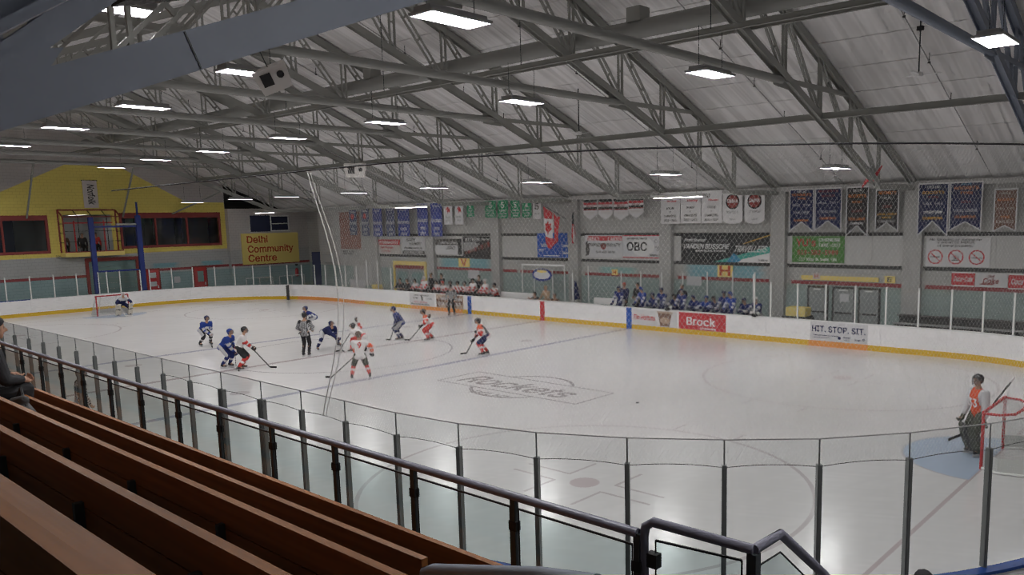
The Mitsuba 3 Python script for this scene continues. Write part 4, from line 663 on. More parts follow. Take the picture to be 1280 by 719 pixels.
# ------------------------------------------------------------------ seating at the near side
ROW = [(-15.5, 3.22), (-16.2, 3.55), (-16.9, 3.92), (-17.6, 4.27), (-18.3, 4.68)]
XB = [25.68, 25.78, 26.6, 27.3, 28.6]
for i, (y, z) in enumerate(ROW):
    fz = z-.86
    struct('stand_step', bx(-12, XB[i]+.2 if i < 4 else 31, y-.72, y+.02, fz-.6, fz), 'stone_dark')
    b = thing('bench', f'long wooden bench with a planked back, {["closest to the glass railing", "second from the railing", "third from the railing", "fourth from the railing, worn top edge", "nearest to the camera at the lower left"][i]}', 'bench', 'wooden bench rows')
    x1 = XB[i]
    obj('back_plank', bx(-8, x1, y-.022, y+.022, z-.165, z), 'wood', b); obj('back_plank', bx(-8, x1, y-.022, y+.022, z-.34, z-.172), 'wood', b)
    for k in range(2): obj('seat_plank', bx(-8, x1, y+.06+.19*k, y+.24+.19*k, fz+.42, fz+.46), 'wood', b)
    if i == 4: obj('cap_plank', bx(-8, 25.25, y-.075, y-.026, z-.2, z-.035), 'wood', b)
    post = mikit.ply(cat_([bx(-.017, .017, y-.062, y-.022, fz, z-.14), bx(-.022, .022, y-.02, y+.4, fz+.36, fz+.42), bx(-.022, .022, y+.34, y+.4, fz, fz+.4)]), 'mat_dark_metal')
    for x in np.arange(x1-.43-.6*(i % 2), 2, -1.22): put('support', post, b, M=T().translate([float(x), 0, 0]))
struct('stand_step', bx(-12, 31, -21.5, -19.0, 3.0, 4.0), 'stone_dark'); struct('stand_step', bx(-12, 27.6, -15.5, -14.85, 1.2, 2.36), 'stone_dark')
struct('wall_stand', bx(-12, 27.6, -14.95, -14.85, -.08, 2.36), 'stone_dark')
# glass railing
rl = thing('guard_rail', 'dark tubular guard rail with glass infill panels in front of the benches', 'guard rail')
RXs = [3.4, 4.5, 5.6, 6.7, 7.8, 8.85, 9.9, 10.95, 11.95, 13.0, 14.0, 14.95, 15.85, 16.75, 17.75, 18.75, 19.8, 20.82, 21.92, 23.02, 24.14, 25.28, 26.37]
zR = lambda x: 3.46+max(0, (18-x))*.006
obj('top_rail', tube([(3.0, -15.0, zR(3)), (12, -15.0, zR(12)), (18, -15.0, zR(18)), (26.37, -15.0, 3.46)], .031, 12), 'rail_paint', rl, 40)
for i, x in enumerate(RXs):
    last = i == len(RXs)-1
    pk = obj('post', bx(x-.023, x+.023, -15.02, -14.98, 2.3, zR(x)-.01 if not last else 3.46), 'dark_metal', rl)
    obj('clamp', bx(x-.036, x+.036, -15.025, -14.975, zR(x)-.25, zR(x)-.18), 'black', pk)
for a, b in zip(RXs[:-1], RXs[1:]): pane(rl, (a+.045, -15.0), (b-.045, -15.0), 2.45, zR((a+b)/2)-.085, 'glass_rail', 'glass_panel', 'black')
for x in RXs: put('panel_edge', mikit.ply(cat_([bx(x+.042, x+.048, -15.004, -14.996, 2.45, zR(x)-.085), bx(x-.048, x-.042, -15.004, -14.996, 2.45, zR(x)-.085)]), 'mat_black'), rl)
r2 = thing('guard_rail', 'raised dark handrail with glass that turns the corner and runs down the stairs', 'guard rail')
obj('rail', tube([(26.4, -14.98, 2.4), (26.4, -14.98, 3.44), (26.405, -14.965, 3.5), (26.45, -14.95, 3.535), (27.1, -14.87, 3.50)], .031, 12), 'rail_paint', r2, 40)
obj('rail', tube([(27.1, -14.87, 3.50), (27.07, -14.47, 3.46), (27.16, -14.02, 3.06), (27.22, -13.6, 2.65)], .031, 12), 'rail_paint', r2, 40)
obj('post', bx(27.07, 27.13, -14.9, -14.84, 2.3, 3.48), 'dark_metal', r2); obj('clamp', bx(26.42, 26.5, -14.99, -14.93, 3.25, 3.34), 'black', r2)
pane(r2, (26.47, -14.95), (27.03, -14.88), 2.45, 3.42, 'glass_rail', 'glass_panel', 'black')
obj('panel_edge', cat_([bar((27.03, -14.88, 2.45), (27.03, -14.88, 3.42), .008, .008), bar((26.47, -14.95, 2.45), (26.47, -14.95, 3.42), .008, .008)]), 'black', r2)
put('stair_panel', mikit.ply(trimesh.Trimesh([(27.1, -14.8, 2.3), (27.1, -14.8, 3.38), (27.08, -14.49, 3.35), (27.16, -14.06, 2.95), (27.2, -13.6, 2.5), (27.2, -13.6, 2.0)], [[0, 1, 2], [0, 2, 3], [0, 3, 4], [0, 4, 5]], process=False), 'mat_glass_rail'), r2)
obj('panel_edge', tube([(27.1, -14.8, 3.38), (27.08, -14.49, 3.35), (27.16, -14.06, 2.95), (27.2, -13.6, 2.5)], .006, 6), 'black', r2)
ah = thing('handrail', 'thick blue grey tube handrail at the end of the bench rows', 'handrail')
obj('tube', tube([(25.98, -16.36, 2.7), (25.98, -16.36, 3.5), (25.99, -16.355, 3.585), (26.05, -16.35, 3.61), (27.1, -16.66, 4.0), (27.6, -16.9, 4.2)], .036, 14), 'steel_blue', ah, 40)
# protective net over the near corner
nt = thing('safety_net', 'tall knotted net hanging over the near corner of the rink from a dark cable', 'safety net')
path = [(x, y) for x, y in near_posts if x >= 19.0]+[(28.2, -3.4)]
path = np.array([(18.75, -12.5)]+path); seg = np.concatenate([[0], np.cumsum(np.linalg.norm(np.diff(path, axis=0), axis=1))])
def on_path(s): return np.stack([np.interp(s, seg, path[:, 0]), np.interp(s, seg, path[:, 1])], -1)
LEN = seg[-1]; Z0, Z1 = 2.57, 6.14; Hn = Z1-Z0
def ledge(v): return .55*math.sin(math.pi*min(max(v, 0), 1))**1.2     # slack left edge
parts = []
du, dv = .052, .074
for sgn in (1, -1):
    c = -Hn*du/dv if sgn == 1 else 0.0
    while c < LEN+Hn*du/dv:
        pts = []
        for v in np.linspace(0, 1, 13):
            u = c+sgn*v*Hn*du/dv
            if ledge(v) <= u <= LEN: pts.append((*on_path(u), Z0+v*Hn))
        if len(pts) > 1: parts.append(tube(pts, .0014, 3))
        c += du
obj('netting', cat_(parts), 'net_cord', nt, kind='stuff')
top = [(*on_path(s), Z1+.02) for s in np.linspace(-0, LEN, 40)]
obj('top_cable', tube([(11.5, -12.5, Z1)]+top, .012, 6), 'black', nt)
obj('side_rope', tube([(*on_path(ledge(v)), Z0+v*Hn) for v in np.linspace(0, 1, 25)], .009, 6), 'rope_white', nt)
obj('side_rope', tube([(*on_path(.07+ledge(v)*1.12), Z0+v*Hn) for v in np.linspace(0, 1, 25)], .006, 6), 'net_cord', nt)
for a, b in zip(near_posts[9:-1], near_posts[10:]):
    obj('lower_cord', tube([(a[0]+(b[0]-a[0])*t, a[1]+(b[1]-a[1])*t, 2.54-.05*4*t*(1-t)*-0.6) for t in np.linspace(0.03, .97, 7)], .005, 5), 'dark_grey', nt)
# goals
def goal(lab, x, s):
    g = thing('hockey_goal', lab, 'hockey goal')
    for y in (-.915, .915): obj('goal_post', tube([(x, y, 0), (x, y, 1.22)], .034, 12), 'net_red', g, 40)
    obj('crossbar', tube([(x, -.915, 1.22), (x, .915, 1.22)], .034, 12), 'net_red', g, 40)
    base = [(x, -.915, .03), (x+s*.35, -1.12, .03), (x+s*.85, -1.0, .03), (x+s*1.1, -.5, .03), (x+s*1.12, 0, .03), (x+s*1.1, .5, .03), (x+s*.85, 1.0, .03), (x+s*.35, 1.12, .03), (x, .915, .03)]
    tops = [(x, -.915, 1.2), (x+s*.3, -.88, 1.2), (x+s*.52, -.6, 1.19), (x+s*.55, 0, 1.18), (x+s*.52, .6, 1.19), (x+s*.3, .88, 1.2), (x, .915, 1.2)]
    obj('base_frame', tube(base, .03, 8), 'white_metal', g); obj('top_frame', tube(tops, .028, 8), 'net_red', g)
    for y in (-.45, .45): obj('rear_stay', tube([(x+s*.54, y, 1.18), (x+s*.8, y*1.05, .75), (x+s*1.1, y, .04)], .022, 8), 'white_metal', g)
    def cur(L, t):
        L = np.array(L); q = np.concatenate([[0], np.cumsum(np.linalg.norm(np.diff(L, axis=0), axis=1))]); q /= q[-1]; return np.stack([np.interp(t, q, L[:, k]) for k in range(3)], -1)
    ts = np.linspace(0, 1, 61); A, B = cur(base, ts), cur(tops, ts); P = []
    def wallp(i, v): a, b = A[i], B[i]; return a*(1-v)+b*v+np.array([s*.10*math.sin(math.pi*v)*math.sin(math.pi*ts[i]), 0, 0])
    for i in range(0, 61): P.append(tube([wallp(i, v) for v in np.linspace(0, 1, 7)], .0035, 3))
    for v in np.linspace(.04, .96, 20): P.append(tube([wallp(i, v) for i in range(0, 61, 3)], .0035, 3))
    for y in np.linspace(-.85, .85, 26): P.append(tube([(x, y, 1.2), (x+s*np.interp(abs(y), [0, .6, .88], [.55, .52, .3]), y, 1.19)], .0035, 3))
    for dx in np.linspace(.05, .5, 8): w = .9 if dx < .3 else .72; P.append(tube([(x+s*dx, -w, 1.195), (x+s*dx, w, 1.195)], .0035, 3))
    obj('netting', cat_(P), 'goal_cord', g, kind='stuff')
    F = []
    V = [tuple(wallp(i, 0)) for i in range(61)]+[tuple(wallp(i, .26)) for i in range(61)]
    for i in range(60): F += [[i, i+1, 62+i], [i, 62+i, 61+i]]
    m = trimesh.Trimesh(np.array(V)+(s*.012, 0, 0), F, process=False); obj('skirt', m, 'canvas', g)
goal('red goal frame with white netting standing in the near crease at the right', 25.0, 1)
goal('red goal frame with white netting in front of the far end boards', -25.0, -1)
# jacket-sized bag on the bench is built with the people below
# ------------------------------------------------------------------ people
SPH = trimesh.creation.icosphere(subdivisions=1).vertices
def hull(*pr):
    return manifold3d.Manifold.hull_points(np.vstack([SPH*np.array(r)+np.array(p) for p, r in pr]))
def union(L): return manifold3d.Manifold.batch_boolean(L, manifold3d.OpType.Add)
def soft(m, edge, it=6):
    m = m.refine_to_length(edge).to_mesh(); t = trimesh.Trimesh(m.vert_properties[:, :3], m.tri_verts, process=True)
    if it: trimesh.smoothing.filter_taubin(t, lamb=.5, nu=.52, iterations=it)
    return t
def ik(a, b, l1, l2, hint):
    a, b, hint = (np.array(v, float) for v in (a, b, hint)); d = b-a; L = np.linalg.norm(d); d /= max(L, 1e-6)
    if L > (l1+l2)*.995: b = a+d*(l1+l2)*.995; L = (l1+l2)*.995
    x = (l1*l1-l2*l2+L*L)/(2*L); h = math.sqrt(max(l1*l1-x*x, 0)); n = hint-d*(hint@d); n /= max(np.linalg.norm(n), 1e-6)
    return a+d*x+n*h, b
COL = dict(white=(.66, .64, .64), orange=(.62, .09, .035), red=(.52, .05, .045), blue=(.018, .03, .14), royal=(.02, .05, .25), navy=(.016, .022, .085), black=(.022, .022, .025), grey=(.30, .30, .31), green=(.055, .06, .045), skin=(.46, .27, .19), dark=(.05, .05, .055), tan=(.42, .30, .20), brown=(.10, .06, .04), cream=(.62, .58, .50), pale=(.50, .50, .52), visor=(.10, .10, .11), coat=(.03, .03, .034), silver=(.45, .45, .46))
def seg_t(P, a, b):
    a, b = np.array(a), np.array(b); d = b-a; t = np.clip((P-a)@d/(d@d), 0, 1); return t, np.linalg.norm(P-(a+t[:, None]*d), axis=1)
def hand_pts(w, d, side, k=1.0):         # palm, four curled fingers and a thumb; d = direction of the forearm, side = thumb side
    d = d/np.linalg.norm(d); side = side-d*(side@d); side /= max(np.linalg.norm(side), 1e-6); n = np.cross(d, side)
    L = [hull((w, .028*k), (w+d*.05*k, (.032*k,)*3), (w+d*.085*k+side*.03*k, .02*k), (w+d*.085*k-side*.035*k, .02*k))]
    for j, (o, ln) in enumerate(((.033, .038), (.011, .044), (-.012, .041), (-.035, .032))):
        p0 = w+d*.085*k+side*o*k; p1 = p0+d*ln*k*.8+n*.012*k; p2 = p1+n*ln*k*.8+d*.004; p3 = p2+n*ln*k*.4-d*ln*k*.5
        L += [hull((p0, .012*k), (p1, .011*k)), hull((p1, .011*k), (p2, .0105*k)), hull((p2, .0105*k), (p3, .0095*k))]
    t0 = w+d*.03*k+side*.03*k; t1 = t0+side*.035*k+d*.03*k+n*.01*k; t2 = t1+d*.028*k+n*.022*k-side*.006
    return L+[hull((t0, .015*k), (t1, .0125*k)), hull((t1, .0125*k), (t2, .011*k))]
def figure(pel=(0, .98), lean=.1, head=.0, feet=((.0, .14), (.0, -.14)), toes=(0., 0.), hands=None, H=1.0, kit='player', jersey='white', yoke=None, hem=None, sleeve=None, pants='black', pstripe=None, sock='red', sband='white', helmet='black', glove='black', footz=0.0, seated=False, turn=0.0, skates=True, back=None, hair='brown', look=0.0, pads=None, padk=1.0, elbow=-1, arms=None, stripes=False, number=None, front=None):
    """Local frame: +x ahead, +y to the figure's left, z up. Returns [(part, mesh, colours or material)]."""
    k = H; base = footz+(.075 if skates else .03)
    pz = np.array([pel[0], 0, pel[1]]); ax = np.array([math.sin(lean), 0, math.cos(lean)]); fw = np.array([math.cos(lean), 0, -math.sin(lean)])
    lat = np.array([-math.sin(turn), math.cos(turn), 0]); lat0 = np.array([0, 1.0, 0])
    nb = pz+ax*.53*k; chest = pz+ax*.36*k; waist = pz+ax*.14*k
    ha = lean*.35+head; hx = np.array([math.sin(ha)*math.cos(look), math.sin(ha)*math.sin(look), math.cos(ha)]); hc = nb+hx*.19*k+np.array([math.cos(look), math.sin(look), 0])*.03*k
    hf = np.array([math.cos(look)*math.cos(head), math.sin(look)*math.cos(head), -math.sin(head)]); hl = np.cross((0, 0, 1), hf); hl /= np.linalg.norm(hl); hu = np.cross(hf, hl)
    sh = [pz+ax*.455*k+lat*s*.19*k for s in (1, -1)]; hip = [pz+lat0*s*.095*k for s in (1, -1)]
    knee, ank, toe = [], [], []
    for i in range(2):
        td = np.array([math.cos(toes[i]), math.sin(toes[i]), 0]); f = np.array([feet[i][0], feet[i][1], base+.07*k if len(feet[i]) < 3 else feet[i][2]])
        kn, an = ik(hip[i], f, .44*k, .42*k, td+np.array([0, 0, .15])); knee.append(kn); ank.append(an); toe.append(td)
    if hands is None: hands = [(pz[0]+.12, .27*k, pz[2]-.08*k), (pz[0]+.12, -.27*k, pz[2]-.08*k)]
    elb, wr = [], []
    for i, s in enumerate((1, -1)):
        e, w = ik(sh[i], hands[i], .29*k, .26*k, np.array([-.6, s*.8, -.5 if elbow < 0 else elbow])); elb.append(e); wr.append(w)
    out = []
    # body: one continuous surface
    B = [hull((hip[0], .10*k), (hip[1], .10*k), (waist, .105*k)), hull((waist, .105*k), (chest+lat*.06*k, .105*k), (chest-lat*.06*k, .105*k)), hull((chest+lat*.06*k, .10*k), (chest-lat*.06*k, .10*k), (sh[0]-lat*.03*k, .06*k), (sh[1]+lat*.03*k, .06*k), (nb-ax*.03, .06*k)), hull((nb-ax*.05*k, .058*k), (hc-hx*.06*k, .052*k))]
    B += [hull((hc+hx*.025*k, np.array((.085, .078, .088))*k), (hc-hu*.05*k+hf*.03*k, .06*k)), hull((hc-hu*.095*k+hf*.055*k, .03*k), (hc-hu*.03*k, .07*k)), hull((hc+hf*.085*k, .014*k), (hc+hf*.112*k-hu*.03*k, .013*k), (hc+hf*.08*k-hu*.04*k, .016*k))]
    for s in (1, -1): B.append(hull((hc+hl*s*.082*k-hu*.01*k-hf*.005, .016*k), (hc+hl*s*.086*k+hu*.015*k-hf*.012, .014*k)))
    for i, s in enumerate((1, -1)):
        B += [hull((sh[i], .058*k), (elb[i], .042*k)), hull((elb[i], .042*k), (wr[i], .029*k))]
        B += hand_pts(wr[i], wr[i]-elb[i], np.array([.2, -s*1.0, .3]), k)
        B += [hull((hip[i], .085*k), (knee[i], .058*k)), hull((knee[i], .058*k), ((knee[i]*.6+ank[i]*.4)-toe[i]*.02, .054*k), (ank[i], .038*k)), hull((ank[i]-np.array([0, 0, .03*k])-toe[i]*.04*k, .036*k), (ank[i]-np.array([0, 0, .045*k])+toe[i]*.14*k, .028*k), (ank[i], .04*k))]
    b = soft(union(B), .035, 5); V = b.vertices; c = np.tile(COL['skin'], (len(V), 1))
    dh = V-hc; rf, rl_, ru = dh@hf, dh@hl, dh@hu; hd = np.linalg.norm(dh, axis=1) < .15*k
    c[hd & ((ru > .045*k) | ((rf < -.015*k) & (ru > -.07*k)))] = COL[hair]
    for s in (1, -1): c[hd & (rf > .05*k) & (np.hypot(rl_-s*.033*k, ru+.0*k) < .016*k)] = (.05, .04, .035)
    c[hd & (rf > .05*k) & (abs(rl_) < .026*k) & (abs(ru+.062*k) < .010*k)] = (.33, .12, .10)
    out.append(('body', b, c))
    # upper garment
    big = 1.0 if kit == 'player' else .84
    J = [hull((pz-ax*.03*k+lat0*.09*k, .125*k*big), (pz-ax*.03*k-lat0*.09*k, .125*k*big), (waist, .15*k*big)), hull((waist, .15*k*big), (chest+lat*.09*k, .145*k*big), (chest-lat*.09*k, .145*k*big)), hull((chest+lat*.09*k, .14*k*big), (chest-lat*.09*k, .14*k*big), (sh[0], .085*k*big), (sh[1], .085*k*big), (nb-ax*.06*k, .075*k*big))]
    for i in range(2): J += [hull((sh[i], .10*k*big), (elb[i], .078*k*big)), hull((elb[i], .078*k*big), (wr[i]*.92+elb[i]*.08, .058*k*big))]
    j = soft(union(J), .04, 6); V = j.vertices; c = np.tile(COL[jersey], (len(V), 1))
    tt, td_ = seg_t(V, pz-ax*.10*k, nb); arm = np.zeros(len(V), bool)
    for i in range(2):
        t1, d1 = seg_t(V, sh[i], elb[i]); t2, d2 = seg_t(V, elb[i], wr[i]); far = np.minimum(d1, d2) < td_*.75; a1 = far & (d1 <= d2); a2 = far & (d2 < d1); arm |= far
        if sleeve: c[a2 & (t2 > .25) & (t2 < .75)] = COL[sleeve]; c[a1 & (t1 > .62)] = COL[sleeve]
        if arms: c[far] = COL[arms]
        if yoke: c[a1 & (t1 < .35)] = COL[yoke]
    if yoke: c[~arm & (tt > .80)] = COL[yoke]
    if hem: c[~arm & (tt > .10) & (tt < .22)] = COL[hem]
    if back: c[~arm & ((V-chest)@fw < -.02) & (tt > .15) & (tt < .9) & (abs((V-chest)@lat) < .15*k)] = COL[back]
    if stripes:
        ph = np.where(arm, 0, (V@lat)/.034); on = (np.floor(ph) % 2 == 0) & ~arm; c[on] = COL['black']
        for i in range(2):
            t1, d1 = seg_t(V, sh[i], elb[i]); t2, d2 = seg_t(V, elb[i], wr[i]); tot = np.where(d1 <= d2, t1*.29, .29+t2*.26); c[arm & (np.minimum(d1, d2) < .13*k) & (np.floor(tot/.032) % 2 == 0)] = COL['black']
    out.append(('jersey' if kit != 'coat' else 'coat', j, c))
    # trousers
    wide = 1.0 if kit == 'player' else .82
    P = [hull((hip[0], .125*k*wide), (hip[1], .125*k*wide), (waist-ax*.06*k, .12*k*wide))]
    lo = .97 if kit == 'player' else 1.0
    for i in range(2):
        P.append(hull((hip[i], .12*k*wide), (hip[i]*(1-lo)+knee[i]*lo, .098*k*wide)))
        if kit != 'player': P.append(hull((knee[i], .088*k*wide), (ank[i]+np.array([0, 0, .02]), .072*k*wide)))
    p = soft(union(P), .045, 5); c = np.tile(COL[pants], (len(p.vertices), 1))
    if pstripe:
        for i, s in enumerate((1, -1)): c[(p.vertices@lat0-hip[i]@lat0)*s > .075] = COL[pstripe]
    out.append(('pants', p, c))
    if kit == 'player':
        for i in range(2):
            s_ = soft(hull((knee[i]+toe[i]*.015, .082*k), (knee[i]*.55+ank[i]*.45, .078*k), (ank[i]+np.array([0, 0, .03]), .055*k)), .03, 3); t, _ = seg_t(s_.vertices, knee[i], ank[i]); c = np.tile(COL[sock], (len(t), 1)); c[(t > .38) & (t < .58)] = COL[sband]; out.append(('sock', s_, c))
    for i in range(2):
        a = ank[i]; d = toe[i]; up = np.array([0, 0, 1.0]); sd = np.cross(up, d)
        boot = soft(union([hull((a+up*.05*k, .05*k), (a-up*.03*k-d*.045*k, .042*k), (a-up*.035*k+d*.02*k, .045*k)), hull((a-up*.035*k-d*.04*k, .04*k), (a-up*.045*k+d*.15*k, .032*k))]), .03, 3)
        out.append(('skate_boot' if skates else 'shoe', boot, np.tile(COL['black'] if kit != 'goalie' else COL['dark'], (len(boot.vertices), 1))))
        if skates: bl_ = bar(a-up*(.105*k)-d*.11*k, a-up*(.105*k)+d*.20*k, .012, .06); out.append(('skate_blade', bl_, np.tile((.55, .55, .56), (len(bl_.vertices), 1))))
    if glove:
        for i, s in enumerate((1, -1)):
            dd = wr[i]-elb[i]; g = soft(union(hand_pts(wr[i], dd, np.array([.2, -s*1.0, .3]), 1.45*k)+[hull((wr[i]-dd/np.linalg.norm(dd)*.09*k, .06*k), (wr[i], .048*k))]), .025, 2); out.append(('glove', g, np.tile(COL[glove], (len(g.vertices), 1))))
    if helmet:
        s0 = hull((hc+hu*.03*k-hf*.01*k, np.array((.125, .108, .108))*k), (hc-hf*.055*k-hu*.03*k, .075*k)); s0 = s0.trim_by_plane((hu+hf*-.35).tolist(), float((hu+hf*-.35)@(hc-hu*.002*k+hf*.03*k))) if False else s0
        nrm = hu-hf*.9; nrm /= np.linalg.norm(nrm); s0 = s0.trim_by_plane(nrm.tolist(), float(nrm@(hc+hu*.015*k+hf*.045*k)))
        m = soft(s0, .025, 2); out.append(('helmet', m, np.tile(COL[helmet], (len(m.vertices), 1))))
        cage = []
        for o in np.linspace(-.09, .03, 5): cage.append(tube([hc+hu*o*k+hf*math.cos(a)*.125*k+hl*math.sin(a)*.10*k for a in np.linspace(-1.3, 1.3, 9)], .0045, 4))
        for a in np.linspace(-.9, .9, 5): cage.append(tube([hc+hu*o*k+hf*math.cos(a)*(.125-.25*max(0, -.06-o))*k+hl*math.sin(a)*.10*k for o in np.linspace(-.10, .03, 4)], .0045, 4))
        m = cat_(cage); out.append(('face_cage', m, np.tile(COL['visor'] if helmet != 'white' else COL['pale'], (len(m.vertices), 1))))
    elif hair:
        nrm = hu-hf*.8; nrm /= np.linalg.norm(nrm); m = soft(hull((hc+hu*.035*k-hf*.015*k, np.array((.11, .10, .095))*k), (hc-hf*.05*k-hu*.03*k, .075*k)).trim_by_plane(nrm.tolist(), float(nrm@(hc+hu*.02*k+hf*.03*k))), .025, 2); out.append(('hair', m, np.tile(COL[hair], (len(m.vertices), 1))))
    if pads:
        for i in range(2):
            d = toe[i]; sd = np.array([-d[1], d[0], 0]); kt = knee[i]+(knee[i]-ank[i])/np.linalg.norm(knee[i]-ank[i])*.22*k*padk+d*.10*k*padk; ab = ank[i]+d*.09*k*padk-np.array([0, 0, .03])
            L = [hull(*[((1-t)*kt+t*ab+sd*s*.115*k*padk+d*.03*math.sin(math.pi*t), .045*k) for s in (-1, 1) for t in (a0, a0+.34)]) for a0 in (0, .33, .66)]
            m = soft(union(L), .04, 2); c = np.tile(COL[pads], (len(m.vertices), 1)); t, _ = seg_t(m.vertices, kt, ab); c[((m.vertices-kt)@sd*(1 if i else -1) > .095*k*padk)] = COL['dark']; c[(t > .42) & (t < .5)] = COL['dark']; out.append(('leg_pad', m, c))
    if number:
        m = text(number, .20*k, None, True, 0, .01); R_ = np.eye(4); n_ = -fw; xx = -lat; R_[:3, 0], R_[:3, 1], R_[:3, 2], R_[:3, 3] = xx, np.cross(n_, xx), n_, pz+ax*.33*k+n_*.152*k
        m.apply_transform(R_); out.append(('jersey_number', m, np.tile(COL['red'] if jersey == 'white' and not back else COL['pale'], (len(m.vertices), 1))))
    if front:
        m = text(front, .17*k, None, True, 0, .01); R_ = np.eye(4); xx = lat; R_[:3, 0], R_[:3, 1], R_[:3, 2], R_[:3, 3] = xx, np.cross(fw, xx), fw, pz+ax*.24*k+fw*.152*k
        m.apply_transform(R_); out.append(('jersey_number', m, np.tile(COL['white'], (len(m.vertices), 1))))
    return out, dict(hands=wr, elb=elb)
def bake(fig):
    return [(nm, mikit.ply(m, 'mat_vc_shiny' if nm in ('helmet', 'skate_boot') else 'mat_vc', True if nm not in ('face_cage', 'skate_blade', 'jersey_number') else False, color=np.clip(np.asarray(c), 0, 1))) for nm, m, c in fig]
def place(baked, lab, cat, x, y, z, deg, group=None):
    k = thing('person', lab, cat, group); M = T().translate([float(x), float(y), float(z)]).rotate([0, 0, 1], float(deg))
    last = {}
    for nm, d in baked:                   # blades under boots, cages under helmets, numbers under jerseys
        up = {'skate_blade': 'skate_boot', 'face_cage': 'helmet', 'jersey_number': 'jersey'}.get(nm)
        last[nm] = put(nm, d, last.get(up, k), M=M)
    return k
def stick(lab, B, Hl, toe, mats=('dark_grey', 'black'), group=None):
    s = thing('hockey_stick', lab, 'hockey stick', group); B, Hl, toe = np.array(B, float), np.array(Hl, float), np.array(toe, float)
    obj('shaft', bar(B, Hl, .022, .032), mats[0], s); d = toe-Hl
    obj('blade', cat_([bar(Hl, Hl+d*.5, .018, .065), bar(Hl+d*.48, toe+np.array([0, 0, .0]), .018, .06)]), mats[1], s)
    obj('grip', bar(B, B+(Hl-B)*.09, .028, .038), 'white' if mats[1] == 'black' else 'black', s)
def W(x, y, deg, p): a = math.radians(deg); return (x+p[0]*math.cos(a)-p[1]*math.sin(a), y+p[0]*math.sin(a)+p[1]*math.cos(a), p[2])
def skater(lab, x, y, deg, B, P, toe, slab, **kw):
    """B butt end and P blade heel of the stick, in the skater's frame; the hands close on the shaft."""
    B, P = np.array(B, float), np.array(P, float); f1, f2 = kw.pop('grips', (.03, .36)); top = kw.pop('top', 'L')
    h = [B+(P-B)*f1, B+(P-B)*f2]
    if kw.pop('onehand', False): h[1] = np.array(kw.pop('other'), float)
    off = np.array([-.03, 0, .05])
    hands = [tuple(h[0]+off), tuple(h[1]+off)] if top == 'L' else [tuple(h[1]+off), tuple(h[0]+off)]
    fig, _ = figure(hands=hands, **kw); place(bake(fig), lab, 'hockey player', x, y, 0, deg)
    stick(slab, W(x, y, deg, B), W(x, y, deg, P), W(x, y, deg, toe))
WT = dict(jersey='white', yoke=None, hem='red', sleeve='red', pants='black', sock='red', sband='white', helmet='black', glove='black')
BL = dict(jersey='blue', hem='pale', sleeve='pale', pants='navy', pstripe='pale', sock='navy', sband='white', helmet='navy', glove='navy')
skater('blue jersey skater bent forward alone, leftmost of the skaters on the ice', -6.97, -2.6, 5, (.30, .05, .82), (.62, -.05, .03), (.86, -.15, .03), 'stick held upright by the leftmost skater', pel=(-.12, .74), lean=.85, head=-.25, feet=((.05, .24), (-.02, -.22)), **{**BL, 'pants': 'black', 'sock': 'black', 'jersey': 'royal', 'glove': 'pale'})
skater('blue jersey skater leaning forward behind the white jersey player at the left', -.62, -4.72, 28, (.25, .22, .85), (.75, -.45, .03), (.98, -.60, .03), 'stick of the blue skater beside the white jersey player', pel=(-.10, .82), lean=.75, head=-.3, feet=((.05, .16), (-.05, -.14)), **{**BL, 'jersey': 'royal', 'yoke': 'royal', 'hem': 'pale', 'pants': 'blue', 'sock': 'blue', 'helmet': 'royal'})
skater('white jersey skater in black pants beside the blue skater at the left', .28, -4.58, 52, (.28, .20, .92), (1.0, .12, .03), (1.25, .02, .03), 'stick with dark blade reaching right from the white jersey skater at the left', pel=(-.05, .84), lean=.42, head=-.05, feet=((.0, .22), (-.02, -.26)), **WT)
skater('blue jersey skater bent low behind the referee', -7.45, 3.1, -92, (.30, .2, .78), (.95, .55, .03), (1.15, .75, .03), 'stick reaching left behind the referee', pel=(-.15, .68), lean=1.0, head=-.45, feet=((.1, .22), (-.2, -.25)), **{**BL, 'yoke': 'blue', 'hem': 'blue', 'sleeve': 'pale'})
skater('dark blue skater crouched with legs spread wide taking the face-off', -1.42, .2, 8, (.40, .12, .66), (1.18, -.25, .03), (1.4, -.32, .03), 'stick of the blue face-off player on the centre dot', pel=(-.16, .74), lean=1.2, head=-.7, feet=((.0, .60), (.08, -.62)), toes=(.4, -.4), **{**BL, 'jersey': 'navy', 'sleeve': 'navy', 'hem': 'blue'})
skater('white jersey skater bent over opposite the blue face-off player', .55, .45, 208, (.25, -.42, 1.22), (.95, -.05, .03), (1.1, .1, .03), 'stick raised behind the white face-off player', top='R', pel=(-.2, .68), lean=1.05, head=-.55, feet=((.25, .22), (-.12, -.3)), **{**WT, 'pants': 'red'})
skater('white jersey skater with dark green pants and legs apart, back turned, nearest the camera', 5.68, -3.0, 150, (.28, -.10, 1.0), (.75, .95, .03), (.88, 1.15, .03), 'dark stick held low to the left by the skater with his back turned', top='L', onehand=True, other=(.1, -.42, .86), pel=(-.04, .86), lean=.30, head=.05, feet=((.0, .30), (-.02, -.30)), number='9', **{**WT, 'pants': 'green', 'hem': None, 'sleeve': 'orange', 'helmet': 'brown', 'sock': 'red'})
skater('grey and blue skater standing bent left of the orange shouldered skater', -.70, 3.55, 222, (.22, .05, .80), (.50, -.10, .03), (.72, -.2, .03), 'stick held down by the grey and blue skater', pel=(-.08, .84), lean=.62, head=-.1, feet=((.05, .17), (-.03, -.17)), **{**BL, 'hem': 'grey', 'sleeve': 'navy', 'pants': 'navy', 'pstripe': 'grey', 'sock': 'navy'})
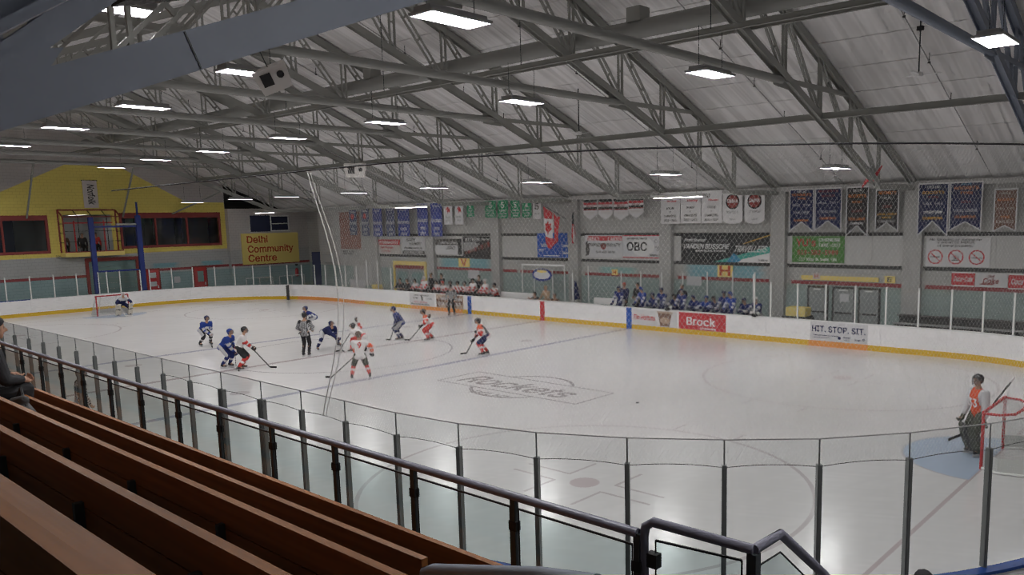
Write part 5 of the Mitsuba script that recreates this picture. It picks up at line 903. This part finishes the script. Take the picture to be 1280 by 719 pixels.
skater('white jersey skater with orange shoulders and red pants holding a stick to the left', .58, 4.22, 232, (.05, .30, 1.05), (.92, -.38, .03), (1.15, -.5, .03), 'long dark stick with a black blade in front of the orange shouldered skater', pel=(-.12, .76), lean=.72, head=-.2, feet=((.08, .2), (-.1, -.2)), **{**WT, 'pants': 'red', 'yoke': 'orange'})
skater('white jersey skater with black back stripe alone at the right of the group', 5.63, 2.9, 218, (.24, .12, .95), (.82, -.42, .03), (1.05, -.32, .03), 'stick with black blade in front of the skater alone at the right', pel=(-.12, .8), lean=.66, head=-.2, feet=((.05, .14), (-.08, -.16)), **{**WT, 'back': 'dark', 'yoke': 'orange', 'pants': 'navy', 'pstripe': None})
OFF = dict(kit='official', jersey='silver', stripes=True, pants='black', helmet='black', glove=None)
place(bake(figure(pel=(0, .97), lean=.06, feet=((0, .12), (0, -.12)), hands=[(.25, .22, 1.05), (.25, -.22, 1.05)], H=1.02, sleeve=None, **OFF)[0]), 'referee in striped shirt and black trousers with his back to the camera', 'referee', -.33, -1.5, 0, 128)
place(bake(figure(pel=(0, .96), lean=.08, feet=((0, .17), (0, -.17)), hands=[(.14, .26, .92), (.14, -.26, .92)], H=1.0, **OFF)[0]), 'linesman in striped shirt standing against the far boards in front of the adverts', 'referee', -6.0, 11.2, 0, -62)
place(bake(figure(pel=(0, .96), lean=.1, feet=((0, .15), (0, -.15)), hands=[(.14, .26, .9), (.14, -.26, .9)], H=1.02, **OFF)[0]), 'linesman in striped shirt seen through the near glass above the front bench', 'referee', 6.2, -11.85, 0, 88)
# goalkeepers
fig, _ = figure(pel=(-.18, .76), lean=.78, head=-.5, feet=((.0, .30), (.0, -.30)), toes=(.35, -.35), hands=[(.40, .40, .78), (.40, -.40, .75)], kit='player', jersey='navy', yoke='pale', pants='navy', sock='cream', sband='cream', helmet='white', glove='cream', pads='cream')
place(bake(fig), 'goalkeeper with cream leg pads and white mask crouched in front of the far goal', 'hockey player', -23.72, .12, 0, -4)
stick('goalkeeper stick lying low in front of the far goalkeeper', W(-23.72, .12, -4, (.45, -.42, .85)), W(-23.72, .12, -4, (.62, -.1, .06)), W(-23.72, .12, -4, (.66, .3, .06)), ('offwhite', 'offwhite'))
fig, _ = figure(pel=(0, .97), lean=.05, head=.05, feet=((.05, .15), (.02, -.15)), toes=(.15, -.15), hands=[(.10, .30, .84), (.22, -.25, .82)], H=1.03, kit='player', jersey='orange', arms='pale', pants='green', sock='dark', sband='dark', helmet='black', glove='green', pads='green', padk=.62, front='33', look=.1)
place(bake(fig), 'goalkeeper in an orange jersey with pale sleeves and dark pads by the near goal post', 'hockey player', 24.66, .12, 0, 232)
stick('dark goalkeeper stick slanting up behind the near goalkeeper', (25.2, .75, 1.72), (24.5, .32, .5), (24.15, -.25, .34), ('dark_grey', 'black'))
# team benches: a few poses, each copied with its own place
def seatfig(v, base):
    r = random.Random(100+v); l = .35+.35*r.random(); look = (r.random()-.5)*1.2
    return bake(figure(pel=(0, .99), lean=l*.7, head=-.1+.3*r.random(), feet=((.42, .13), (.40, -.14)), hands=[(.60, .20, 1.20), (.60, -.16-.1*r.random(), 1.18)] if v % 3 else [(.5, .14, 1.15), (.52, -.12, 1.12)], footz=.35, H=.97, look=look, **base)[0])
def standfig(v, base):
    return bake(figure(pel=(0, 1.24), lean=.22, head=.1, feet=((.04, .14), (-.02, -.14)), hands=[(.42, .22, 1.2), (.42, -.22, 1.2)], footz=.35, H=.95, look=.6*(v % 3-1), **base)[0])
redk = [dict(WT), {**WT, 'pants': 'red', 'helmet': 'red'}, {**WT, 'jersey': 'red', 'yoke': 'white', 'hem': 'white', 'sleeve': 'white'}]
rp = [seatfig(0, redk[0]), seatfig(1, redk[1]), seatfig(2, redk[2]), standfig(1, {**redk[0], 'helmet': 'white'}), standfig(2, redk[0])]
bk = [dict(BL), {**BL, 'jersey': 'royal', 'helmet': 'royal'}, {**BL, 'jersey': 'navy', 'sleeve': 'white', 'helmet': 'black'}]
bp = [seatfig(3, bk[0]), seatfig(4, bk[1]), seatfig(5, bk[2]), standfig(1, bk[0]), standfig(0, bk[1])]
ordn = ['first', 'second', 'third', 'fourth', 'fifth', 'sixth', 'seventh', 'eighth', 'ninth', 'tenth', 'eleventh', 'twelfth', 'thirteenth', 'fourteenth']
for i, (x, v) in enumerate([(-11.9, 0), (-10.95, 1), (-10.4, 3), (-9.75, 0), (-9.1, 1), (-8.45, 0), (-7.8, 2), (-7.2, 2), (-6.6, 2), (-6.15, 4), (-5.6, 0), (-5.05, 3), (-4.6, 2)]):
    place(rp[v], f'{"red" if v == 2 else "white"} jersey player on the red and white bench, {ordn[i]} from the left', 'hockey player', x, 13.46 if v < 3 else 12.95+.2*(i % 2), 0, -90+rng.uniform(-14, 14), 'players on the red and white bench')
for i, (x, v) in enumerate([(4.85, 3), (6.15, 4), (6.72, 0), (7.3, 3), (7.88, 2), (8.45, 3), (9.02, 0), (9.6, 1), (10.18, 2), (10.7, 3), (11.2, 4), (11.72, 0)]):
    place(bp[v], f'blue jersey player on the blue bench, {ordn[i]} from the left', 'hockey player', x, 13.46 if v < 3 else 12.95+.2*(i % 2), 0, -90+rng.uniform(-14, 14), 'players on the blue bench')
gk = bake(figure(pel=(0, .99), lean=.3, feet=((.3, .14), (.3, -.14)), hands=[(.62, .22, 1.2), (.66, -.14, 1.2)], footz=.35, **{**bk[0], 'helmet': 'white', 'glove': 'white'})[0])
place(gk, 'blue jersey player with a white helmet at the right end of the blue bench', 'hockey player', 12.22, 13.46, 0, -100)
CO = dict(kit='coat', skates=False, jersey='coat', pants='black', helmet=None, glove=None)
cp = [bake(figure(pel=(0, 1.30), lean=.05, feet=((0, .12), (0, -.12)), hands=[(.25, .1, 1.36), (.28, -.08, 1.4)], footz=.35, hair=h, **CO)[0]) for h in ('brown', 'black')]
for x, v, lab in ((-11.1, 0, 'coach in a black coat behind the red and white bench, left of the other coach'), (-10.1, 1, 'coach in a black coat behind the red and white bench, second from the left'), (-6.65, 0, 'coach in a black coat by the white sheet behind the red and white bench'), (5.2, 1, 'tall coach in a black coat near the left end of the blue bench'), (7.85, 0, 'coach in a black coat in front of the white sheet behind the blue bench')):
    place(cp[v], lab, 'coach', x, 14.0, 0, -90+rng.uniform(-15, 15))
place(bake(figure(pel=(0, 1.28), lean=.05, feet=((0, .12), (0, -.12)), hands=[(.2, .2, 1.2), (.2, -.2, 1.2)], footz=.35, hair='red', **{**CO, 'jersey': 'navy'})[0]), 'person with reddish hair standing behind the left end of the blue bench', 'person', 4.4, 13.9, 0, -80)
dk = bake(figure(pel=(0, .96), lean=.3, feet=((.4, .13), (.4, -.13)), hands=[(.5, .2, 1.15), (.5, -.2, 1.15)], footz=.35, hair='black', **CO)[0])
place(dk, 'person in dark clothes at the left end of the red and white bench', 'person', -13.5, 13.46, 0, -80); place(dk, 'person in dark clothes second from the left end of the red and white bench', 'person', -12.7, 13.46, 0, -95)
place(bake(figure(pel=(0, .62), lean=.3, feet=((.4, .13), (.4, -.13)), hands=[(.45, .2, 1.03), (.45, -.2, 1.03)], skates=False, kit='coat', jersey='dark', pants='black', helmet=None, glove=None, hair='black')[0]), 'dark haired timekeeper sitting low in the penalty box', 'person', -1.35, 13.45, 0, -95)
place(bake(figure(pel=(0, .97), lean=.15, feet=((0, .13), (0, -.13)), hands=[(.4, .2, 1.05), (.4, -.2, 1.05)], skates=False, kit='coat', jersey='tan', pants='brown', helmet=None, glove=None, hair='tan')[0]), 'person in tan clothes standing in the penalty box under the round sign', 'person', -.65, 13.5, 0, -90)
place(bake(figure(pel=(0, .62), lean=.4, feet=((.4, .13), (.4, -.13)), hands=[(.45, .2, 1.03), (.45, -.2, 1.03)], skates=False, kit='coat', jersey='brown', pants='black', helmet=None, glove=None, hair='brown')[0]), 'person sitting at the right side of the penalty box', 'person', .15, 13.45, 0, -85)
obj('timekeeper_bench', bx(-1.8, .6, 13.3, 13.7, .42, .48), 'dark_grey', label='low dark bench in the penalty box', cat='bench'); 
for x in (-1.7, .45): obj('bench_trestle', bx(x, x+.06, 13.35, 13.65, 0, .42), 'dark_grey', label='short trestle carrying the penalty box bench at its '+('left' if x < 0 else 'right')+' end', cat='trestle')
obj('dark_coat', tube([(.95, 14.05, 2.05), (1.0, 14.05, 1.6), (1.05, 14.05, 1.05)], [.05, .12, .16], 8), 'navy', label='dark blue coat hanging beside the penalty box frame', cat='coat', smooth=True)
# people in the caged balcony
for y, j, lab in ((.05, 'dark_red_', 'leftmost'), (1.15, 'coat', 'middle'), (2.0, 'red', 'rightmost')):
    f_ = bake(figure(pel=(0, .62), lean=.15, feet=((.4, .12), (.4, -.12)), skates=False, kit='coat', jersey={'dark_red_': 'brown'}.get(j, j), pants='black', helmet=None, glove=None, hair='black')[0])
    place(f_, f'spectator sitting in the caged balcony, {lab} of three', 'person', -32.75, y, 3.62, 0)
    ch = thing('chair', f'plain chair in the caged balcony under the {lab} spectator', 'chair'); obj('seat', bx(-33.0, -32.5, y-.22, y+.22, 4.05, 4.1), 'dark_grey', ch)
    for dx in (-.22, .18):
        for dy in (-.2, .16): obj('leg', bx(-32.75+dx, -32.71+dx, y+dy, y+dy+.04, 3.45, 4.05), 'dark_grey', ch)
struct('floor_cage', bx(XE-.35, XE-.0, -.75, 3.25, 3.4, 3.62), 'stone_dark'); struct('floor_cage_back', bx(-35.8, XE-.3, -.6, 3.1, 3.44, 3.62), 'stone_dark')
# spectators near the camera
sp = figure(pel=(0, 3.6), lean=.34, head=.1, feet=((.42, .14), (.42, -.14)), hands=[(.4, .14, 3.75), (.42, -.14, 3.72)], footz=3.05, skates=False, kit='coat', jersey='coat', pants='black', helmet=None, glove=None, hair='black', H=1.06)[0]
place(bake(sp), 'spectator in a black jacket sitting on the benches at the left edge', 'person', 18.5, -16.62, 0, 95)
bg = thing('shoulder_bag', 'dark crumpled bag lying on the bench beside the spectator in black', 'bag')
obj('bag_body', soft(union([hull(((19.93, -16.62, 3.62), .10), ((20.22, -16.58, 3.60), .09), ((20.06, -16.6, 3.72), .07)), hull(((20.0, -16.62, 3.72), .06), ((20.15, -16.58, 3.76), .05))]), .03, 3), 'dark_grey', bg, True); obj('strap', tube([(19.9, -16.6, 3.68), (20.02, -16.56, 3.86), (20.2, -16.58, 3.7)], .014, 6), 'black', bg)
sp2 = figure(pel=(0, .90), lean=.08, head=.15, feet=((.0, .13), (.0, -.13)), skates=False, kit='coat', jersey='coat', pants='black', helmet=None, glove=None, hair='black', H=.98)[0]
place(bake(sp2), 'dark haired head of a spectator standing below beside the blue cap rail', 'person', 26.84, -10.62, 0, 135)
# black and white catching gloves resting on the boards
for x, lab in ((12.62, 'black and white glove hanging over the boards at the right end of the blue bench'), (8.1, 'black and white glove on the boards above the coffee cup advert')):
    g_ = thing('catching_glove', lab, 'glove'); obj('mitt', soft(union(hand_pts(np.array([x, 12.48, 1.12]), np.array([0, -.9, -.35]), np.array([1.0, 0, 0]), 1.9)), .025, 2), 'black', g_, True); obj('cuff', soft(hull(((x, 12.52, 1.12), .07), ((x, 12.66, 1.15), .08)), .03, 2), 'white', g_, True)
